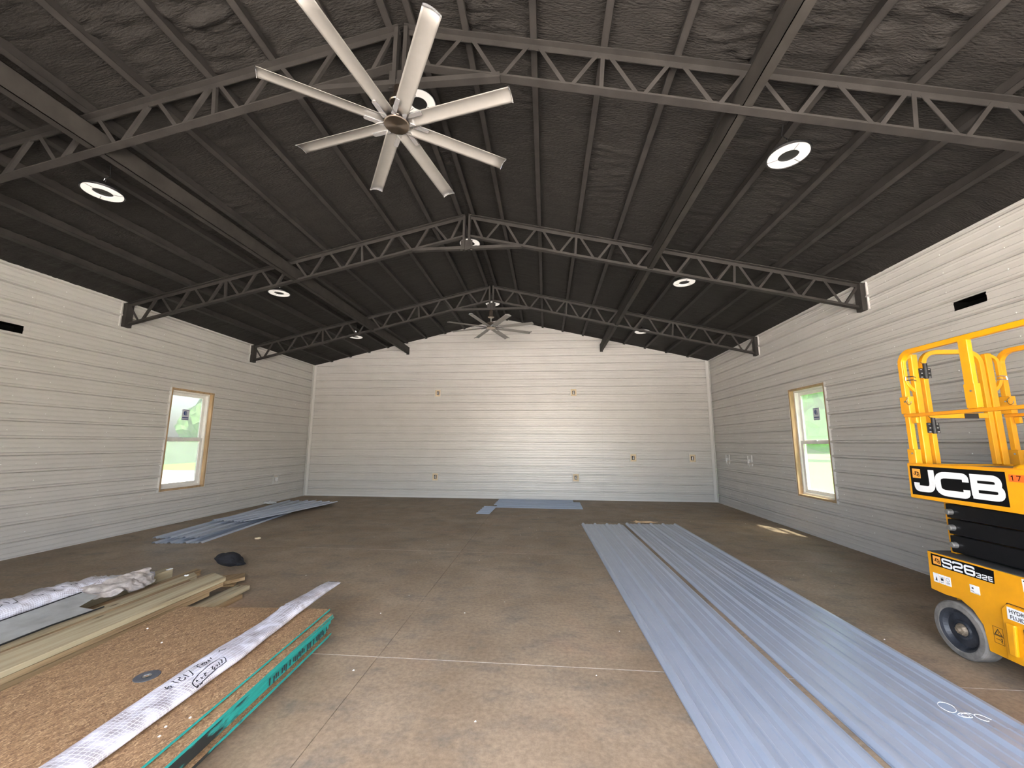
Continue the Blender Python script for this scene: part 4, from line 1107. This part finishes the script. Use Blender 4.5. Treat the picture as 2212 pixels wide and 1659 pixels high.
lab = plate([(3.776, 1.435), (3.781, 1.195), (3.058, 1.194), (3.055, 1.431)], 'deck_label', 'lblack', .001, x=XL-.030)
# deck (platform frame with skirt)
part(MB().slab([(3.800, 1.452), (3.805, 1.166), (3.01, 1.160), (2.9, 1.160), (YE, 1.160), (YE, 1.452)], XL-.030, XL-.004), 'deck_skirt', Y, bevel=.004)
part(MB().slab([(3.800, 1.452), (3.805, 1.166), (YE, 1.160), (YE, 1.452)], XL+.78, XL+.80), 'deck_skirt', Y, bevel=.004)
part(MB().box(XL-.004, XL+.78, YE, 3.79, 1.40, 1.44), 'deck_floor', mat('grey_chequer_plate', (.20, .19, .17), .5, .3, var=.2, vscale=30))
part(MB().box(XL-.004, XL+.78, 3.77, 3.795, 1.20, 1.452), 'deck_end', Y)
part(MB().box(XL-.032, XL-.028, YE, 3.79, 1.452, 1.458), 'deck_lip', 'yellowr')
dx = XL-.0312
for st_, y0, z0, w_, h_, t_ in ((J_, 3.726, 1.251, .137, .157, .050), (C_, 3.540, 1.237, .215, .140, .048), (B_, 3.268, 1.245, .176, .134, .044)):
    letters(lab, st_, t_, dx-.0012, MT['lwhite'], 'big_letter', y0, z0, w_-.0, h_)
part(MB().slab([(3.758, 1.335), (3.755, 1.412), (3.683, 1.411), (3.686, 1.335)], dx-.0010, dx), 'emblem', 'lorange', lab)
mb = MB()
for k, (st_, dy, dz) in enumerate(((J_, .024, .006), (C_, .006, .0), (B_, -.012, -.006))):
    for q in st_:
        vs, fs = ribbon([(u*.013, v*.030) for u, v in q], .0048)
        mb.add([(dx-.0016, 3.719+dy-v.x, 1.360+dz+v.y-.3*v.x) for v in vs], fs)
mb.build('emblem_letters', MT['lblack'], lab, fix=False)
# red orange number tag
ntag = part(MB().slab([(3.035, 1.416), (3.037, 1.368), (2.90, 1.368), (2.90, 1.416)], XL-.0312, XL-.0305), 'number_tag', 'lred')
letters(ntag, [[(.0, .8), (.5, 1), (.5, 0)]], .005, XL-.0322, MT['lblack'], 'number', 3.022, 1.376, .02, .032)
letters(ntag, [[(0, 1), (1, 1), (.4, 0)]], .005, XL-.0322, MT['lblack'], 'number', 2.990, 1.376, .024, .032)
# chassis label
l2 = plate([(3.730, .727), (3.734, .637), (3.270, .637), (3.263, .727)], 'model_label', 'lblack')
part(MB().slab([(3.717, .650), (3.715, .715), (3.652, .715), (3.654, .650)], XL-.0024, XL-.0012), 'emblem', 'lorange', l2)
mb = MB()
for k, (st_, dy, dz) in enumerate(((J_, .022, .005), (C_, .005, .0), (B_, -.011, -.005))):
    for q in st_:
        vs, fs = ribbon([(u*.012, v*.026) for u, v in q], .0042)
        mb.add([(XL-.0028, 3.684+dy-v.x, .672+dz+v.y-.3*v.x) for v in vs], fs)
mb.build('emblem_letters', MT['lblack'], l2, fix=False)
for st_, y0, z0, w_, h_, t_ in ((S_, 3.636, .652, .068, .056, .014), (N2, 3.550, .652, .066, .056, .014), (N6, 3.464, .652, .064, .056, .014),
                                (N3, 3.386, .649, .030, .028, .007), (N2, 3.344, .649, .030, .028, .007), (E_, 3.302, .649, .026, .028, .007)):
    letters(l2, st_, t_, XL-.0022, MT['lwhite'], 'model_letter', y0, z0, w_, h_)
# white stickers
def sticker(y0, y1, z0, z1, marks, border='lwhite', nm='sticker'):
    s = plate([(y0, z0), (y0, z1), (y1, z1), (y1, z0)], nm, border)
    mb = MB()
    for (a, b, c, d) in marks:
        ya, yb = y0+(y1-y0)*a, y0+(y1-y0)*b; za, zb = z0+(z1-z0)*c, z0+(z1-z0)*d
        mb.add([(XL-.0019, ya, za), (XL-.0019, yb, za), (XL-.0019, yb, zb), (XL-.0019, ya, zb)], [(0, 1, 2, 3)])
    if marks: mb.build('sticker_print', MT['ink'], s, fix=False)
    return s
sticker(3.734, 3.690, .508, .578, [(.35, .75, .2, .28), (.45, .7, .28, .5), (.5, .58, .5, .62)])
sticker(3.686, 3.642, .508, .578, [(.3, .8, .35, .62), (.1, .9, .7, .74), (.2, .8, .15, .2)])
o = sticker(3.638, 3.592, .508, .578, [(.2, .8, .2, .24), (.2, .8, .3, .34)])
mb = MB(); vs, fs = ribbon([(math.cos(k*PI/8)*.013, math.sin(k*PI/8)*.013) for k in range(16)], .002, True); mb.add([(XL-.0019, 3.615-v.x, .553+v.y) for v in vs], fs); mb.build('ring_print', MT['ink'], o, fix=False)
sticker(3.449, 3.382, .522, .580, [(.08, .4, .2, .26), (.2, .4, .5, .7), (.05, .95, .06, .09)])
sticker(3.095, 3.02, .645, .728, [(.1, .9, .8, .9), (.2, .9, .5, .55), (.2, .9, .3, .35)])
# warning outline with triangle and hand arrow
mb = MB()
vs, fs = ribbon([(0, 0), (.062, 0), (.062, .108), (0, .108)], .003, True); mb.add([(XL-.0012, 3.330-v.x, .232+v.y) for v in vs], fs)
vs, fs = ribbon([(.008, .058), (.054, .058), (.031, .095)], .005, True); mb.add([(XL-.0012, 3.330-v.x, .232+v.y) for v in vs], fs)
for s in ([(.031, .065), (.031, .082)], [(.012, .028), (.042, .028)], [(.042, .040), (.050, .028), (.042, .016)], [(.05, .01), (.05, .044)], [(0, .052), (.062, .052)]):
    vs, fs = ribbon(s, .004); mb.add([(XL-.0012, 3.330-v.x, .232+v.y) for v in vs], fs)
mb.build('warning_sign', MT['ink'], lift, fix=False)
# hydraulic fluid door
dr = part(MB().slab([(3.238, .485), (3.205, .528), (2.70, .528), (2.70, .16), (3.246, .16)], XL-.016, XL-.001), 'service_door', Y, bevel=.003)
mb = MB(); vs, fs = ribbon([(3.248, .155), (3.242, .488), (3.208, .534), (2.70, .534)], .006); mb.add([(XL-.0008, v.x, v.y) for v in vs], fs); mb.build('door_gap', MT['ink'], lift, fix=False)
hl = part(MB().slab([(3.205, .435), (3.200, .515), (2.84, .515), (2.84, .435)], XL-.0175, XL-.016), 'fluid_label', 'lwhite', dr)
def text_mesh(body, size, x, y, z, par, nm, mt):
    cu = bpy.data.curves.new(nm, 'FONT'); cu.body = body; cu.size = size; cu.resolution_u = 3; cu.offset = size*.018
    to = bpy.data.objects.new(nm, cu); COL.objects.link(to)
    me = bpy.data.meshes.new_from_object(to.evaluated_get(bpy.context.evaluated_depsgraph_get())); bpy.data.objects.remove(to)
    me.transform(Matrix(((0, 0, -1, x), (-1, 0, 0, y), (0, 1, 0, z), (0, 0, 0, 1))))
    me.materials.clear(); me.materials.append(mt)
    o = bpy.data.objects.new(nm, me); COL.objects.link(o); o.parent = par
text_mesh('HYDRAULIC', .034, XL-.0186, 3.190, .480, dr, 'lettering', MT['ink'])
text_mesh('FLUID', .034, XL-.0186, 3.188, .443, dr, 'lettering', MT['ink'])
part(MB().slab([(3.206, .41), (3.212, .205), (3.165, .205), (3.150, .41)], XL-.040, XL-.016), 'door_handle', Y, dr, bevel=.008)
part(MB().slab([(3.12, .40), (3.125, .22), (2.9, .22), (2.9, .40)], XL-.018, XL-.0155), 'door_recess', 'black', dr)
# folded scissor arms
for k, (za, zb) in enumerate(((1.030, 1.140), (.905, 1.020), (.765, .895))):
    for x in (4.552, 5.13):
        part(MB().slab([(3.640, za), (3.640, zb), (3.60, zb+.004), (YE+.15, zb+.012), (YE+.15, za+.012)], x, x+.055), 'scissor_arm', 'gloss', bevel=.008)
    zc = (za+zb)/2-.005
    part(MB().lathe([(0, -.035), (.014, -.035), (.022, -.030), (.024, 0), (.034, .002), (.038, .02)], (4.552, 3.598, zc), 'x', 20), 'pivot_pin', mat('worn_steel_pin', (.28, .27, .26), .4, .7))
part(MB().box(4.60, 5.19, 3.655, 3.70, .74, 1.16), 'yellow_crossmember', Y)
part(MB().box(4.62, 5.12, YE+.2, 3.5, .76, .80), 'arm_crossbar', 'gloss'); part(MB().box(4.62, 5.12, YE+.2, 3.4, 1.12, 1.15), 'arm_crossbar', 'gloss')
# guard rails
T = .019
def rail(pts, nm, mt='yellow', r=T, par=lift, up=None): return part(MB().tube(pts, r, square=True, up=up), nm, mt, par, bevel=.004)
XO = XL+.0
for X_, nm in ((XO, 'side_guard_rail'), (XL+.80, 'side_guard_rail')):
    g = empty(nm); g.parent = lift
    cz = 2.418
    top = [(X_, 3.750, 1.45)]+[(X_, 3.750-.10+.10*math.cos(q), cz-.10+.10*math.sin(q)) for q in [PI/2*i/6 for i in range(7)]]+[(X_, YE+.12, cz)]+[(X_, YE+.02, cz-.1), (X_, YE+.02, 1.45)]
    MB().tube(top, .020, square=True, up=(1, 0, 0)).build('top_rail', MT['yellow'], g, bevel=.004)
    MB().box(X_-.0275, X_+.0225, YE+.02, 3.770, 1.852, 1.8785).build('mid_rail', MT['yellowr'], g, bevel=.004)
    MB().box(X_-.018, X_+.018, 3.170, 3.236, 1.880, 2.405).build('mid_post', MT['yellow'], g, bevel=.004)
    MB().box(X_-.022, X_+.022, 3.163, 3.240, 1.885, 2.065).build('post_sleeve', MT['yellow'], g, bevel=.003)
    MB().box(X_-.018, X_+.018, 2.30, 2.34, 1.45, 2.405).build('mid_post', MT['yellow'], g, bevel=.004)
    MB().box(X_-.025, X_+.025, 3.712, 3.786, 1.448, 1.575).build('post_sleeve', MT['yellow'], g, bevel=.004)
    MB().box(X_-.025, X_+.025, 3.706, 3.790, 1.880, 2.030).build('post_sleeve', MT['yellow'], g, bevel=.004)
    mb = MB()
    for (y, z) in ((3.735, 1.54), (3.735, 1.985), (3.185, 2.01)): mb.lathe([(0, -.004), (.008, -.004), (.009, .003)], (X_-.026, y, z), 'x', 10)
    mb.build('bolts', MT['chrome'], g)
    mb = MB(); mb.tube([(X_-.026, 3.70+.022*math.sin(q*PI/6), 1.985+.03*math.cos(q*PI/6)) for q in range(0, 10)], .003, 6); mb.build('lynch_pin', MT['chrome'], g)
    MB().box(X_-.012, X_+.012, 3.67, 3.715, 1.795, 1.85).build('rail_lug', MT['yellow'], g, bevel=.006)
YG = 3.735
def gx(pts): return [(x, YG, z) for x, z in pts]
for side_, x_, sg in (('left', 4.552, -1), ('right', 5.150, 1)):
    g = empty('gate_post'); g.parent = lift
    MB().box(x_-.026, x_+.026, YG-.020, YG+.020, 1.45, 2.405).build('post', MT['yellow'], g, bevel=.005)
    lp = R([(x_, 2.40), (x_+sg*.080, 2.36), (x_+sg*.080, 2.14), (x_, 2.06)], [0, .06, .06, 0])
    MB().tube(gx(lp), .013, square=True, up=(0, 1, 0)).build('grab_loop', MT['yellow'], g, bevel=.003)
    mb = MB()
    for zc in (2.20, 2.17): mb.tube([(x_+sg*.10, YG-.03, zc), (x_+sg*.05, YG-.035, zc+.004), (x_+sg*.02, YG-.03, zc-.004)], .004, 6)
    mb.tube([(x_+sg*.10, YG-.03, 2.20), (x_+sg*.105, YG-.03, 2.17)], .004, 6)
    mb.build('latch_wire', MT['chrome'], g)
g = empty('entry_gate'); g.parent = lift
arcp = R([(4.625, 1.455), (4.625, 2.425), (5.092, 2.425), (5.092, 1.455)], [0, .13, .13, 0], n=7)
MB().tube(gx(arcp), .019, square=True, up=(0, 1, 0)).build('gate_frame', MT['yellow'], g, bevel=.004)
MB().box(4.644, 5.073, YG-.016, YG+.016, 1.842, 1.885).build('gate_bar', MT['yellow'], g, bevel=.003)
MB().slab([(0, 0)], 0, 0) if False else None
mb = MB(); mb.box(4.885, 4.992, YG-.022, YG-.017, 1.838, 1.880); mb.build('dark_notch', MT['black'], g)
for zc in (2.233, 1.757):
    h = empty('gate_hinge', (4.615, YG-.024, zc)); h.parent = lift
    MB().box(-.049, .049, -.005, 0, -.043, .043).build('hinge_plate', MT['black'], h, bevel=.001)
    MB().lathe([(.015, -.048), (.015, .085)], n=14, c=(0, -.012, 0)).build('hinge_barrel', MT['black'], h)
    mb = MB()
    for (a_, b_) in ((-.03, .033), (.03, .033), (-.024, 0), (.03, .0), (-.03, -.034), (.034, -.034)): mb.box(a_-.009, a_+.009, -.007, -.005, b_-.003, b_+.003)
    mb.build('hinge_slots', MT['chrome'], h)
    mb = MB(); mb.tube([(0, -.01, .085), (-.02, -.01, .088), (-.03, -.01, .1)], .0025, 6); mb.build('hinge_hook', MT['black'], h)
# small domed cover on the deck edge
part(MB().lathe([(0, .028), (.03, .024), (.05, .01), (.055, 0)], (XL+.03, 2.985, 1.458), 'z', 20), 'deck_cap', 'yellow')

# ------------------------------------------------------------------ outside
tag(MB().box(-90, 90, -90, 90, -.40, -.30).build('ground', MT['grass']), kind='structure')
tag(MB().box(-60, 60, -89, -.31, -.30, -.06).build('apron', MT['apron']), kind='structure')  # unseen ground, spread wide to bounce neutral light through the doorway
tag(MB().box(-26, -7.5, -.3, 24, -.30, -.22).build('gravel_yard', MT['pad']), kind='structure')
tag(MB().box(-31.2, -31.0, 10, 60, -.3, 1.6).build('far_fence', mat('grey_green_boards', (.20, .23, .19), .9, var=.25, vscale=2)), 'grey green fence beyond the gravel, seen through the left window', 'fence')
random.seed(4)
def tree(x, y, h, label, group):
    o = empty('tree', (x, y, -.3), label=label, cat='tree', group=group)
    MB().tube([(0, 0, 0), (.1, 0, h*.25), (0, .1, h*.5)], [.25, .18, .1], 8).build('trunk', MT['bark'], o)
    bm = bmesh.new()
    for k in range(16):
        a = random.uniform(0, 2*PI); r = random.uniform(0, h*.26); zc = random.uniform(h*.22, h*.9); s = h*random.uniform(.13, .22)*(1.2-zc/h*.5)
        bmesh.ops.create_icosphere(bm, subdivisions=3, radius=s, matrix=Matrix.Translation((r*math.cos(a), r*math.sin(a), zc)))
    for v in bm.verts: v.co += Vector((random.uniform(-1, 1), random.uniform(-1, 1), random.uniform(-1, 1)))*h*.022
    me = bpy.data.meshes.new('crown'); bm.to_mesh(me); bm.free(); me.materials.append(MT['leaf'])
    c = bpy.data.objects.new('crown', me); COL.objects.link(c); c.parent = o
for (x, y, h, l) in ((-40, 19, 14, 'left one of the green trees beyond the fence, through the left window'), (-40, 33, 15, 'middle one of the green trees beyond the fence, through the left window'), (-40, 48, 14, 'right one of the green trees beyond the fence, through the left window')):
    tree(x, y, h, l, 'trees behind the fence on the left')
for (x, y, h, l) in ((22, 41, 13, 'left one of the pale green trees beyond the lawn, through the right window'), (36, 50, 15, 'middle one of the pale green trees beyond the lawn, through the right window'), (50, 60, 14, 'right one of the pale green trees beyond the lawn, through the right window')):
    tree(x, y, h, l, 'trees beyond the lawn on the right')
